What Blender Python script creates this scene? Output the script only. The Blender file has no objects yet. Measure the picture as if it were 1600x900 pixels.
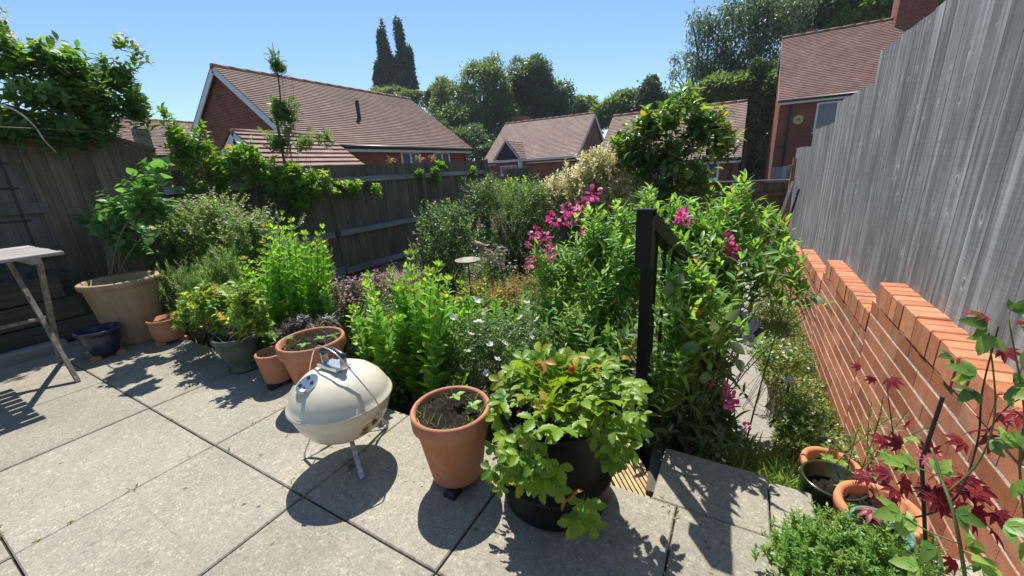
import bpy, math, random
import numpy as np
from mathutils import Vector
random.seed(5)
rng = np.random.default_rng(11)
sc = bpy.context.scene
COL = sc.collection
R_ = math.radians

# ------------------------------------------------------------------ camera model
H = 1.07
YAW, PITCH, ROLL, FPX = R_(30.2310624), R_(16.85139688), R_(3.2136191), 612.0
def cam_axes():
    cy, sy = math.cos(YAW), math.sin(YAW)
    F = np.array([-sy*math.cos(PITCH), cy*math.cos(PITCH), -math.sin(PITCH)])
    Rt = np.array([cy, sy, 0.0]); D = np.cross(F, Rt)
    return Rt*math.cos(ROLL)+D*math.sin(ROLL), -Rt*math.sin(ROLL)+D*math.cos(ROLL), F
CR, CD, CF = cam_axes()
CAM = np.array([0.0, 0.0, H])
def ray(x, y): return (x-800)/FPX*CR+(y-450)/FPX*CD+CF
def Zp(x, y, z=0.0): r = ray(x, y); return CAM+r*(z-H)/r[2]
def Yp(x, y, yy): r = ray(x, y); return CAM+r*yy/r[1]
def Xp(x, y, xx): r = ray(x, y); return CAM+r*xx/r[0]
def blob(x, y, yy, rx, ry, dep=None, ax='Y'):
    """a foliage lobe at a known depth: centre and radii in metres"""
    c = Yp(x, y, yy) if ax == 'Y' else Xp(x, y, yy)
    d = float((c-CAM) @ CF); k = d/FPX
    a, b = rx*k, ry*k
    dp = dep if dep else a
    return (c, np.array([a, dp, b]) if ax == 'Y' else np.array([dp, a, b]))

def sstep(a, b, x): t = np.clip((x-a)/(b-a), 0, 1); return t*t*(3-2*t)
def ground_z(x, y):
    x = np.asarray(x, float); y = np.asarray(y, float)
    bed = np.interp(y, [1.12, 1.3, 3, 5, 8, 9], [-.085, -.09, -.30, -.48, -.64, -1.1])
    side = np.interp(y, [1.05, 1.35, 1.9, 2.6, 4, 8, 9], [-.085, -.2, -.42, -.52, -.58, -.68, -1.1])
    t = sstep(-.5, -.2, x)
    g = bed*(1-t)+side*t
    out = np.maximum(sstep(.95, 1.4, x), sstep(-5.0, -5.6, x))
    g = g*(1-out)-1.2*out
    far = sstep(8.4, 9.4, y)
    return g*(1-far)-1.2*far
def gz(x, y): return float(ground_z(x, y))

# ------------------------------------------------------------------ materials
def new_mat(name):
    m = bpy.data.materials.new(name); m.use_nodes = True
    nt = m.node_tree; nt.nodes.clear()
    return m, nt, nt.nodes, nt.links
def N(ns, t, **kw):
    n = ns.new(t)
    for k, v in kw.items():
        if k in n.inputs: n.inputs[k].default_value = v
        else: setattr(n, k, v)
    return n
def c4(c): return (c[0], c[1], c[2], 1)
def ramp(ns, stops, interp='LINEAR'):
    r = ns.new('ShaderNodeValToRGB'); r.color_ramp.interpolation = interp
    e = r.color_ramp.elements
    while len(e) < len(stops): e.new(0.5)
    for i, (p, c) in enumerate(stops):
        e[i].position = p; e[i].color = c4(c) if len(c) == 3 else c
    return r
def mixc(ns, ln, fac, a, b, mode='MIX'):
    m = ns.new('ShaderNodeMix'); m.data_type = 'RGBA'; m.blend_type = mode
    for sock, v in ((0, fac), (6, a), (7, b)):
        if hasattr(v, 'is_linked') or hasattr(v, 'links'): ln.new(v, m.inputs[sock])
        elif isinstance(v, (int, float)): m.inputs[sock].default_value = v
        else: m.inputs[sock].default_value = c4(v)
    return m.outputs[2]
def out(ns, ln, sh):
    o = ns.new('ShaderNodeOutputMaterial'); ln.new(sh, o.inputs['Surface'])

def leaf_mat(name, cols, trans=None, tfac=.42, rough=.42, spec=.35, gain=1.6):
    m, nt, ns, ln = new_mat(name)
    at = N(ns, 'ShaderNodeAttribute', attribute_name='rnd')
    n = len(cols)
    rp = ramp(ns, [(i/(n-1) if n > 1 else 0, tuple(min(.85, v*gain) for v in c)) for i, c in enumerate(cols)])
    if name.startswith('leaf_') and 'maple' not in name:
        for e in rp.color_ramp.elements: e.position *= .95
        e = rp.color_ramp.elements.new(1.0); e.color = (.30, .22, .06, 1)
    ln.new(at.outputs['Fac'], rp.inputs[0])
    no = N(ns, 'ShaderNodeTexNoise', Scale=35.0); tc = ns.new('ShaderNodeTexCoord'); ln.new(tc.outputs['Object'], no.inputs['Vector'])
    hs = N(ns, 'ShaderNodeHueSaturation'); ln.new(rp.outputs[0], hs.inputs['Color'])
    mr = N(ns, 'ShaderNodeMapRange'); mr.inputs[3].default_value = .72; mr.inputs[4].default_value = 1.28
    ln.new(no.outputs['Fac'], mr.inputs[0]); ln.new(mr.outputs[0], hs.inputs['Value'])
    p = N(ns, 'ShaderNodeBsdfPrincipled', Roughness=rough); p.inputs['Specular IOR Level'].default_value = spec
    ln.new(hs.outputs[0], p.inputs['Base Color'])
    t = ns.new('ShaderNodeBsdfTranslucent')
    tr = trans or (1.9, 1.75, .8)
    tm = mixc(ns, ln, 1.0, hs.outputs[0], tr, 'MULTIPLY')
    ln.new(tm, t.inputs['Color'])
    mx = N(ns, 'ShaderNodeMixShader'); mx.inputs[0].default_value = tfac
    ln.new(p.outputs[0], mx.inputs[1]); ln.new(t.outputs[0], mx.inputs[2])
    out(ns, ln, mx.outputs[0]); return m

def plain(name, col, rough=.6, metal=0.0, spec=.5, var=.18, scale=12.0, bump=0.0, bscale=60.0, col2=None):
    m, nt, ns, ln = new_mat(name)
    tc = ns.new('ShaderNodeTexCoord')
    no = N(ns, 'ShaderNodeTexNoise', Scale=scale, Detail=6.0, Roughness=.6); ln.new(tc.outputs['Object'], no.inputs['Vector'])
    a = tuple(v*(1-var) for v in col); b = col2 or tuple(min(1, v*(1+var)) for v in col)
    rp = ramp(ns, [(.3, a), (.7, b)]); ln.new(no.outputs['Fac'], rp.inputs[0])
    p = N(ns, 'ShaderNodeBsdfPrincipled', Roughness=rough, Metallic=metal); p.inputs['Specular IOR Level'].default_value = spec
    ln.new(rp.outputs[0], p.inputs['Base Color'])
    if bump:
        n2 = N(ns, 'ShaderNodeTexNoise', Scale=bscale, Detail=5.0); ln.new(tc.outputs['Object'], n2.inputs['Vector'])
        bp = N(ns, 'ShaderNodeBump', Strength=bump, Distance=.01); ln.new(n2.outputs['Fac'], bp.inputs['Height'])
        ln.new(bp.outputs[0], p.inputs['Normal'])
    out(ns, ln, p.outputs[0]); return m

def wood_mat(name, c1, c2, c3, knots=True, axis='Z', rough=.85, knotcol=(.5, .49, .47), kn=.5, streak=.15):
    m, nt, ns, ln = new_mat(name)
    tc = ns.new('ShaderNodeTexCoord'); at = N(ns, 'ShaderNodeAttribute', attribute_name='rnd')
    off = N(ns, 'ShaderNodeVectorMath', operation='SCALE'); 
    cb = ns.new('ShaderNodeCombineXYZ')
    for i in range(3): ln.new(at.outputs['Fac'], cb.inputs[i])
    ln.new(cb.outputs[0], off.inputs[0]); off.inputs['Scale'].default_value = 37.0
    ad = N(ns, 'ShaderNodeVectorMath', operation='ADD'); ln.new(tc.outputs['Object'], ad.inputs[0]); ln.new(off.outputs[0], ad.inputs[1])
    mp = ns.new('ShaderNodeMapping'); s = {'Z': (26, 26, 1.1), 'Y': (26, 1.1, 26), 'X': (1.1, 26, 26)}[axis]
    mp.inputs['Scale'].default_value = s; ln.new(ad.outputs[0], mp.inputs[0])
    no = N(ns, 'ShaderNodeTexNoise', Scale=1.6, Detail=9.0, Roughness=.68, Distortion=.5); ln.new(mp.outputs[0], no.inputs['Vector'])
    rp = ramp(ns, [(.28, c1), (.5, c2), (.74, c3)]); ln.new(no.outputs['Fac'], rp.inputs[0])
    col = rp.outputs[0]
    # broad weathering and per-board tone
    n2 = N(ns, 'ShaderNodeTexNoise', Scale=1.7, Detail=4.0); ln.new(ad.outputs[0], n2.inputs['Vector'])
    mr = N(ns, 'ShaderNodeMapRange'); mr.inputs[1].default_value = .3; mr.inputs[2].default_value = .7; mr.inputs[3].default_value = .7; mr.inputs[4].default_value = 1.25; ln.new(n2.outputs['Fac'], mr.inputs[0])
    hs = ns.new('ShaderNodeHueSaturation'); ln.new(col, hs.inputs['Color']); ln.new(mr.outputs[0], hs.inputs['Value'])
    m2 = N(ns, 'ShaderNodeMapRange'); m2.inputs[3].default_value = .84; m2.inputs[4].default_value = 1.12; ln.new(at.outputs['Fac'], m2.inputs[0])
    h2 = ns.new('ShaderNodeHueSaturation'); ln.new(hs.outputs[0], h2.inputs['Color']); ln.new(m2.outputs[0], h2.inputs['Value'])
    col = h2.outputs[0]
    ms = ns.new('ShaderNodeMapping'); ms.inputs['Scale'].default_value = {'Z': (9, 9, .35), 'Y': (9, .35, 9), 'X': (.35, 9, 9)}[axis]
    ln.new(ad.outputs[0], ms.inputs[0]); nz = N(ns, 'ShaderNodeTexNoise', Scale=1.5, Detail=4.0, Roughness=.6); ln.new(ms.outputs[0], nz.inputs['Vector'])
    rz = ramp(ns, [(.52, (0, 0, 0)), (.7, (streak, streak, streak))]); ln.new(nz.outputs['Fac'], rz.inputs[0])
    col = mixc(ns, ln, rz.outputs[0], col, tuple(min(.6, v*1.5) for v in c3))
    if knots:
        sk = ns.new('ShaderNodeSeparateXYZ'); ln.new(ad.outputs[0], sk.inputs[0])
        su = N(ns, 'ShaderNodeMath', operation='ADD'); ln.new(sk.outputs[0], su.inputs[0]); ln.new(sk.outputs[1], su.inputs[1])
        ck = ns.new('ShaderNodeCombineXYZ'); ln.new(su.outputs[0], ck.inputs[0]); ln.new(sk.outputs[2], ck.inputs[1])
        mk = ns.new('ShaderNodeMapping'); mk.inputs['Scale'].default_value = (7.0, 4.6, 1); ln.new(ck.outputs[0], mk.inputs[0])
        nd = N(ns, 'ShaderNodeTexNoise', Scale=22.0, Detail=3.0); ln.new(ad.outputs[0], nd.inputs['Vector'])
        nm = N(ns, 'ShaderNodeVectorMath', operation='MULTIPLY_ADD'); ln.new(nd.outputs['Color'], nm.inputs[0]); nm.inputs[1].default_value = (.12, .12, 0); ln.new(mk.outputs[0], nm.inputs[2])
        vo = N(ns, 'ShaderNodeTexVoronoi', Scale=1.0, Randomness=1.0); vo.voronoi_dimensions = '2D'; ln.new(nm.outputs[0], vo.inputs['Vector'])
        # fine saw marks across the board
        mw = ns.new('ShaderNodeMapping'); mw.inputs['Scale'].default_value = (5, 5, 150); ln.new(ad.outputs[0], mw.inputs[0])
        nw = N(ns, 'ShaderNodeTexNoise', Scale=1.0, Detail=3.0); ln.new(mw.outputs[0], nw.inputs['Vector'])
        rw = ramp(ns, [(.3, (.82, .82, .82)), (.7, (1.16, 1.16, 1.16))]); ln.new(nw.outputs['Fac'], rw.inputs[0])
        col = mixc(ns, ln, .6, col, mixc(ns, ln, 1.0, col, rw.outputs[0], 'MULTIPLY'))
        sx = ns.new('ShaderNodeSeparateColor'); ln.new(vo.outputs['Color'], sx.inputs[0])
        sz = N(ns, 'ShaderNodeMapRange'); sz.inputs[3].default_value = .7; sz.inputs[4].default_value = 3.2; ln.new(sx.outputs[1], sz.inputs[0])
        ds = N(ns, 'ShaderNodeMath', operation='MULTIPLY'); ln.new(vo.outputs['Distance'], ds.inputs[0]); ln.new(sz.outputs[0], ds.inputs[1])
        kr = ramp(ns, [(0.0, (.1, .1, .1)), (.07, (.25, .25, .25)), (.12, (1, 1, 1)), (.17, (.35, .35, .35)), (.34, (0, 0, 0))]); ln.new(ds.outputs[0], kr.inputs[0])
        gate = N(ns, 'ShaderNodeMath', operation='GREATER_THAN'); ln.new(sx.outputs[0], gate.inputs[0]); gate.inputs[1].default_value = .4
        n9 = N(ns, 'ShaderNodeTexNoise', Scale=30.0, Detail=4.0); ln.new(ad.outputs[0], n9.inputs['Vector']); r9 = ramp(ns, [(.38, (0, 0, 0)), (.62, (1, 1, 1))]); ln.new(n9.outputs['Fac'], r9.inputs[0])
        mu = N(ns, 'ShaderNodeMath', operation='MULTIPLY'); ln.new(kr.outputs[0], mu.inputs[0]); ln.new(gate.outputs[0], mu.inputs[1])
        m4 = N(ns, 'ShaderNodeMath', operation='MULTIPLY'); ln.new(mu.outputs[0], m4.inputs[0]); ln.new(r9.outputs[0], m4.inputs[1])
        m3 = N(ns, 'ShaderNodeMath', operation='MULTIPLY'); ln.new(m4.outputs[0], m3.inputs[0]); m3.inputs[1].default_value = kn
        col = mixc(ns, ln, m3.outputs[0], col, knotcol)
        kd = ramp(ns, [(0.0, (.6, .6, .6)), (.05, (.5, .5, .5)), (.09, (0, 0, 0))]); ln.new(ds.outputs[0], kd.inputs[0])
        md = N(ns, 'ShaderNodeMath', operation='MULTIPLY'); ln.new(kd.outputs[0], md.inputs[0]); ln.new(gate.outputs[0], md.inputs[1])
        col = mixc(ns, ln, md.outputs[0], col, tuple(v*.5 for v in c1))
    p = N(ns, 'ShaderNodeBsdfPrincipled', Roughness=rough); p.inputs['Specular IOR Level'].default_value = .25
    ln.new(col, p.inputs['Base Color'])
    bp = N(ns, 'ShaderNodeBump', Strength=.5, Distance=.004); ln.new(no.outputs['Fac'], bp.inputs['Height']); ln.new(bp.outputs[0], p.inputs['Normal'])
    out(ns, ln, p.outputs[0]); return m

def brick_obj_mat(name, c1, c2, c3):
    """real bricks: tone from the per-brick attribute"""
    m, nt, ns, ln = new_mat(name)
    tc = ns.new('ShaderNodeTexCoord'); at = N(ns, 'ShaderNodeAttribute', attribute_name='rnd')
    rp = ramp(ns, [(0, c1), (.5, c2), (1, c3)]); ln.new(at.outputs['Fac'], rp.inputs[0])
    no = N(ns, 'ShaderNodeTexNoise', Scale=28.0, Detail=8.0, Roughness=.7); ln.new(tc.outputs['Object'], no.inputs['Vector'])
    mr = N(ns, 'ShaderNodeMapRange'); mr.inputs[1].default_value = .3; mr.inputs[2].default_value = .7; mr.inputs[3].default_value = .78; mr.inputs[4].default_value = 1.2; ln.new(no.outputs['Fac'], mr.inputs[0])
    hs = ns.new('ShaderNodeHueSaturation'); ln.new(rp.outputs[0], hs.inputs['Color']); ln.new(mr.outputs[0], hs.inputs['Value'])
    n2 = N(ns, 'ShaderNodeTexNoise', Scale=5.0, Detail=5.0, Roughness=.7); ln.new(tc.outputs['Object'], n2.inputs['Vector'])
    r2 = ramp(ns, [(.52, (0, 0, 0)), (.75, (.5, .5, .5))]); ln.new(n2.outputs['Fac'], r2.inputs[0])
    col = mixc(ns, ln, r2.outputs[0], hs.outputs[0], (.46, .34, .25))
    n4 = N(ns, 'ShaderNodeTexNoise', Scale=2.2, Detail=8.0, Roughness=.7); ln.new(tc.outputs['Object'], n4.inputs['Vector']); r4 = ramp(ns, [(.5, (0, 0, 0)), (.72, (.55, .55, .55))]); ln.new(n4.outputs['Fac'], r4.inputs[0])
    col = mixc(ns, ln, r4.outputs[0], col, (.16, .075, .045))
    p = N(ns, 'ShaderNodeBsdfPrincipled', Roughness=.82); p.inputs['Specular IOR Level'].default_value = .3
    ln.new(col, p.inputs['Base Color'])
    bp = N(ns, 'ShaderNodeBump', Strength=.35, Distance=.004); n3 = N(ns, 'ShaderNodeTexNoise', Scale=160.0, Detail=4.0); ln.new(tc.outputs['Object'], n3.inputs['Vector'])
    ln.new(n3.outputs['Fac'], bp.inputs['Height']); ln.new(bp.outputs[0], p.inputs['Normal'])
    out(ns, ln, p.outputs[0]); return m

def house_brick_mat(name, c1, c2, mortar, scale=1.0):
    m, nt, ns, ln = new_mat(name)
    tc = ns.new('ShaderNodeTexCoord'); sp = ns.new('ShaderNodeSeparateXYZ'); ln.new(tc.outputs['Object'], sp.inputs[0])
    ad = N(ns, 'ShaderNodeMath', operation='ADD'); ln.new(sp.outputs[0], ad.inputs[0]); ln.new(sp.outputs[1], ad.inputs[1])
    cb = ns.new('ShaderNodeCombineXYZ'); ln.new(ad.outputs[0], cb.inputs[0]); ln.new(sp.outputs[2], cb.inputs[1])
    b = N(ns, 'ShaderNodeTexBrick', Scale=1.0/scale); b.inputs['Brick Width'].default_value = .225; b.inputs['Row Height'].default_value = .075; b.inputs['Mortar Size'].default_value = .006
    b.inputs['Color1'].default_value = c4(c1); b.inputs['Color2'].default_value = c4(c2); b.inputs['Mortar'].default_value = c4(mortar)
    ln.new(cb.outputs[0], b.inputs['Vector'])
    no = N(ns, 'ShaderNodeTexNoise', Scale=1.2, Detail=7.0); ln.new(tc.outputs['Object'], no.inputs['Vector'])
    mr = N(ns, 'ShaderNodeMapRange'); mr.inputs[1].default_value = .3; mr.inputs[2].default_value = .7; mr.inputs[3].default_value = .8; mr.inputs[4].default_value = 1.2; ln.new(no.outputs['Fac'], mr.inputs[0])
    hs = ns.new('ShaderNodeHueSaturation'); ln.new(b.outputs[0], hs.inputs['Color']); ln.new(mr.outputs[0], hs.inputs['Value'])
    p = N(ns, 'ShaderNodeBsdfPrincipled', Roughness=.85); p.inputs['Specular IOR Level'].default_value = .2
    ln.new(hs.outputs[0], p.inputs['Base Color'])
    out(ns, ln, p.outputs[0]); return m

def tile_mat(name, c1, c2, c3):
    m, nt, ns, ln = new_mat(name)
    uv = ns.new('ShaderNodeUVMap'); uv.uv_map = 'UVMap'
    b = N(ns, 'ShaderNodeTexBrick', Scale=1.0); b.inputs['Brick Width'].default_value = 1.0; b.inputs['Row Height'].default_value = 1.0; b.inputs['Mortar Size'].default_value = .03
    b.inputs['Color1'].default_value = (0, 0, 0, 1); b.inputs['Color2'].default_value = (1, 1, 1, 1); b.inputs['Mortar'].default_value = (.12, .12, .12, 1)
    ln.new(uv.outputs[0], b.inputs['Vector'])
    rp = ramp(ns, [(0, c1), (.5, c2), (1, c3)]); ln.new(b.outputs[0], rp.inputs[0])
    tc = ns.new('ShaderNodeTexCoord'); no = N(ns, 'ShaderNodeTexNoise', Scale=.9, Detail=6.0, Roughness=.65); ln.new(tc.outputs['Object'], no.inputs['Vector'])
    mr = N(ns, 'ShaderNodeMapRange'); mr.inputs[1].default_value = .3; mr.inputs[2].default_value = .7; mr.inputs[3].default_value = .78; mr.inputs[4].default_value = 1.2; ln.new(no.outputs['Fac'], mr.inputs[0])
    hs = ns.new('ShaderNodeHueSaturation'); ln.new(rp.outputs[0], hs.inputs['Color']); ln.new(mr.outputs[0], hs.inputs['Value'])
    p = N(ns, 'ShaderNodeBsdfPrincipled', Roughness=.75); p.inputs['Specular IOR Level'].default_value = .35
    ln.new(hs.outputs[0], p.inputs['Base Color']); out(ns, ln, p.outputs[0]); return m

def slab_mat():
    m, nt, ns, ln = new_mat('patio_slab')
    tc = ns.new('ShaderNodeTexCoord'); O = tc.outputs['Object']; at = N(ns, 'ShaderNodeAttribute', attribute_name='rnd')
    n1 = N(ns, 'ShaderNodeTexNoise', Scale=2.3, Detail=7.0, Roughness=.62); ln.new(O, n1.inputs['Vector'])
    base = ramp(ns, [(.25, (.25, .23, .184)), (.5, (.305, .28, .227)), (.75, (.345, .317, .257))]); ln.new(n1.outputs['Fac'], base.inputs[0])
    # exposed aggregate
    v = N(ns, 'ShaderNodeTexVoronoi', Scale=210.0); ln.new(O, v.inputs['Vector'])
    sx = ns.new('ShaderNodeSeparateColor'); ln.new(v.outputs['Color'], sx.inputs[0])
    ag = ramp(ns, [(0, (.78, .77, .75)), (.3, (.94, .93, .92)), (.75, (1.03, 1.03, 1.02)), (.93, (1.09, 1.08, 1.06)), (1, (1.5, 1.47, 1.43))]); ln.new(sx.outputs[0], ag.inputs[0])
    col = mixc(ns, ln, 1.0, base.outputs[0], ag.outputs[0], 'MULTIPLY')
    v2 = N(ns, 'ShaderNodeTexVoronoi', Scale=75.0); ln.new(O, v2.inputs['Vector'])
    s2 = ns.new('ShaderNodeSeparateColor'); ln.new(v2.outputs['Color'], s2.inputs[0])
    a2 = ramp(ns, [(0, (.86, .85, .84)), (.12, (.97, .97, .96)), (.9, (1.02, 1.02, 1.01)), (.97, (1.2, 1.19, 1.17))]); ln.new(s2.outputs[1], a2.inputs[0])
    col = mixc(ns, ln, 1.0, col, a2.outputs[0], 'MULTIPLY')
    # slab tone
    mr = N(ns, 'ShaderNodeMapRange'); mr.inputs[3].default_value = .88; mr.inputs[4].default_value = 1.1; ln.new(at.outputs['Fac'], mr.inputs[0])
    hs = ns.new('ShaderNodeHueSaturation'); ln.new(col, hs.inputs['Color']); ln.new(mr.outputs[0], hs.inputs['Value']); col = hs.outputs[0]
    # brown blotches and streaks
    n2 = N(ns, 'ShaderNodeTexNoise', Scale=4.2, Detail=9.0, Roughness=.72, Distortion=.6); ln.new(O, n2.inputs['Vector'])
    st = ramp(ns, [(.56, (0, 0, 0)), (.72, (.55, .55, .55))]); ln.new(n2.outputs['Fac'], st.inputs[0])
    col = mixc(ns, ln, st.outputs[0], col, (.17, .14, .105))
    # drip spots
    v3 = N(ns, 'ShaderNodeTexVoronoi', Scale=15.0, Randomness=1.0); ln.new(O, v3.inputs['Vector'])
    sp = ramp(ns, [(0, (1, 1, 1)), (.075, (.85, .85, .85)), (.13, (0, 0, 0))]); ln.new(v3.outputs['Distance'], sp.inputs[0])
    s3 = ns.new('ShaderNodeSeparateColor'); ln.new(v3.outputs['Color'], s3.inputs[0])
    gt = N(ns, 'ShaderNodeMath', operation='GREATER_THAN'); ln.new(s3.outputs[0], gt.inputs[0]); gt.inputs[1].default_value = .55
    n3 = N(ns, 'ShaderNodeTexNoise', Scale=1.1, Detail=2.0); ln.new(O, n3.inputs['Vector'])
    r3 = ramp(ns, [(.42, (0, 0, 0)), (.56, (.85, .85, .85))]); ln.new(n3.outputs['Fac'], r3.inputs[0])
    m1 = N(ns, 'ShaderNodeMath', operation='MULTIPLY'); ln.new(sp.outputs[0], m1.inputs[0]); ln.new(gt.outputs[0], m1.inputs[1])
    m2 = N(ns, 'ShaderNodeMath', operation='MULTIPLY'); ln.new(m1.outputs[0], m2.inputs[0]); ln.new(r3.outputs[0], m2.inputs[1])
    col = mixc(ns, ln, m2.outputs[0], col, (.07, .06, .05))
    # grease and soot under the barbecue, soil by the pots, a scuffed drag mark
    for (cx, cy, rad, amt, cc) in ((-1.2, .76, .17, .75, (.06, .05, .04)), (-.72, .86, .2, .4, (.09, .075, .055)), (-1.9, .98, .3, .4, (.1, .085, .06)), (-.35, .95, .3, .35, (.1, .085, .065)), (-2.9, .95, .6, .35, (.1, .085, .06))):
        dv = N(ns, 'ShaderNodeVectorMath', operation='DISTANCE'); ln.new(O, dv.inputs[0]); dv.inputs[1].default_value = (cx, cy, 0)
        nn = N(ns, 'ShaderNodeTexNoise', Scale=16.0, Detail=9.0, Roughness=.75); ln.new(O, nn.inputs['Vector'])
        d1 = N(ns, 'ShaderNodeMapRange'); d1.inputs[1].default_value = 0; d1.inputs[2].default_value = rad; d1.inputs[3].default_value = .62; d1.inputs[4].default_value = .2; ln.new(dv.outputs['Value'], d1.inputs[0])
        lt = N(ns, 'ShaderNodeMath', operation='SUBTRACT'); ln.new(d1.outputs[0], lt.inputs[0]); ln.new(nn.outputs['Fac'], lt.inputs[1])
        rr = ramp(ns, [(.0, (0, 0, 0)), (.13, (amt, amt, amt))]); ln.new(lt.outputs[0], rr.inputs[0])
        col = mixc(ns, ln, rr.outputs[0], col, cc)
    # brown scuff across one slab
    mpp = ns.new('ShaderNodeMapping'); mpp.inputs['Rotation'].default_value = (0, 0, R_(35)); mpp.inputs['Scale'].default_value = (2.2, 22, 1); ln.new(O, mpp.inputs[0])
    ns2 = N(ns, 'ShaderNodeTexNoise', Scale=1.3, Detail=7.0, Roughness=.7); ln.new(mpp.outputs[0], ns2.inputs['Vector'])
    rs = ramp(ns, [(.61, (0, 0, 0)), (.74, (.6, .6, .6))]); ln.new(ns2.outputs['Fac'], rs.inputs[0])
    col = mixc(ns, ln, rs.outputs[0], col, (.15, .11, .08))
    p = N(ns, 'ShaderNodeBsdfPrincipled', Roughness=.88); p.inputs['Specular IOR Level'].default_value = .25
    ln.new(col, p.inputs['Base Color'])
    bp = N(ns, 'ShaderNodeBump', Strength=.35, Distance=.002); ln.new(v.outputs['Distance'], bp.inputs['Height']); ln.new(bp.outputs[0], p.inputs['Normal'])
    out(ns, ln, p.outputs[0]); return m

def soil_mat(name, c1, c2, c3, scale=14.0):
    m, nt, ns, ln = new_mat(name)
    tc = ns.new('ShaderNodeTexCoord'); no = N(ns, 'ShaderNodeTexNoise', Scale=scale, Detail=10.0, Roughness=.75); ln.new(tc.outputs['Object'], no.inputs['Vector'])
    rp = ramp(ns, [(.3, c1), (.5, c2), (.72, c3)]); ln.new(no.outputs['Fac'], rp.inputs[0])
    p = N(ns, 'ShaderNodeBsdfPrincipled', Roughness=.95); p.inputs['Specular IOR Level'].default_value = .2
    ln.new(rp.outputs[0], p.inputs['Base Color'])
    bp = N(ns, 'ShaderNodeBump', Strength=.9, Distance=.02); ln.new(no.outputs['Fac'], bp.inputs['Height']); ln.new(bp.outputs[0], p.inputs['Normal'])
    out(ns, ln, p.outputs[0]); return m

def pot_mat(name, c1, c2, stain, rough=.8, spec=.3, bands=None):
    m, nt, ns, ln = new_mat(name)
    tc = ns.new('ShaderNodeTexCoord'); no = N(ns, 'ShaderNodeTexNoise', Scale=9.0, Detail=8.0, Roughness=.65); ln.new(tc.outputs['Object'], no.inputs['Vector'])
    rp = ramp(ns, [(.3, c1), (.7, c2)]); ln.new(no.outputs['Fac'], rp.inputs[0])
    mp = ns.new('ShaderNodeMapping'); mp.inputs['Scale'].default_value = (14, 14, 2.5); ln.new(tc.outputs['Object'], mp.inputs[0])
    n2 = N(ns, 'ShaderNodeTexNoise', Scale=1.0, Detail=7.0, Roughness=.7); ln.new(mp.outputs[0], n2.inputs['Vector'])
    r2 = ramp(ns, [(.46, (0, 0, 0)), (.72, (.62, .62, .62))]); ln.new(n2.outputs['Fac'], r2.inputs[0])
    col = mixc(ns, ln, r2.outputs[0], rp.outputs[0], stain)
    n5 = N(ns, 'ShaderNodeTexNoise', Scale=26.0, Detail=7.0, Roughness=.7); ln.new(tc.outputs['Object'], n5.inputs['Vector']); r5 = ramp(ns, [(.58, (0, 0, 0)), (.72, (.45, .45, .45))]); ln.new(n5.outputs['Fac'], r5.inputs[0])
    col = mixc(ns, ln, r5.outputs[0], col, tuple(v*.45 for v in c1))
    p = N(ns, 'ShaderNodeBsdfPrincipled', Roughness=rough); p.inputs['Specular IOR Level'].default_value = spec
    ln.new(col, p.inputs['Base Color'])
    bp = N(ns, 'ShaderNodeBump', Strength=.15, Distance=.004); ln.new(no.outputs['Fac'], bp.inputs['Height']); ln.new(bp.outputs[0], p.inputs['Normal'])
    out(ns, ln, p.outputs[0]); return m

def bbq_mat():
    m, nt, ns, ln = new_mat('cream_enamel')
    tc = ns.new('ShaderNodeTexCoord'); O = tc.outputs['Object']
    no = N(ns, 'ShaderNodeTexNoise', Scale=14.0, Detail=7.0, Roughness=.65); ln.new(O, no.inputs['Vector'])
    rp = ramp(ns, [(.35, (.60, .55, .415)), (.6, (.67, .615, .475))]); ln.new(no.outputs['Fac'], rp.inputs[0])
    # rust patch round the burnt vent
    d = N(ns, 'ShaderNodeVectorMath', operation='DISTANCE'); ln.new(O, d.inputs[0]); d.inputs[1].default_value = (.155, .005, .185)
    n2 = N(ns, 'ShaderNodeTexNoise', Scale=30.0, Detail=6.0); ln.new(O, n2.inputs['Vector'])
    sb = N(ns, 'ShaderNodeMath', operation='MULTIPLY_ADD'); ln.new(n2.outputs['Fac'], sb.inputs[0]); sb.inputs[1].default_value = -.062; ln.new(d.outputs['Value'], sb.inputs[2])
    r2 = ramp(ns, [(0.0, (1, 1, 1)), (.016, (1, 1, 1)), (.024, (0, 0, 0))]); ln.new(sb.outputs[0], r2.inputs[0])
    n3 = N(ns, 'ShaderNodeTexNoise', Scale=45.0, Detail=6.0); ln.new(O, n3.inputs['Vector'])
    rr = ramp(ns, [(.35, (.05, .028, .018)), (.5, (.26, .14, .06)), (.66, (.5, .38, .2))]); ln.new(n3.outputs['Fac'], rr.inputs[0])
    col = mixc(ns, ln, r2.outputs[0], rp.outputs[0], rr.outputs[0])
    p = N(ns, 'ShaderNodeBsdfPrincipled', Roughness=.28); p.inputs['Specular IOR Level'].default_value = .5
    ln.new(col, p.inputs['Base Color']); out(ns, ln, p.outputs[0]); return m

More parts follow.
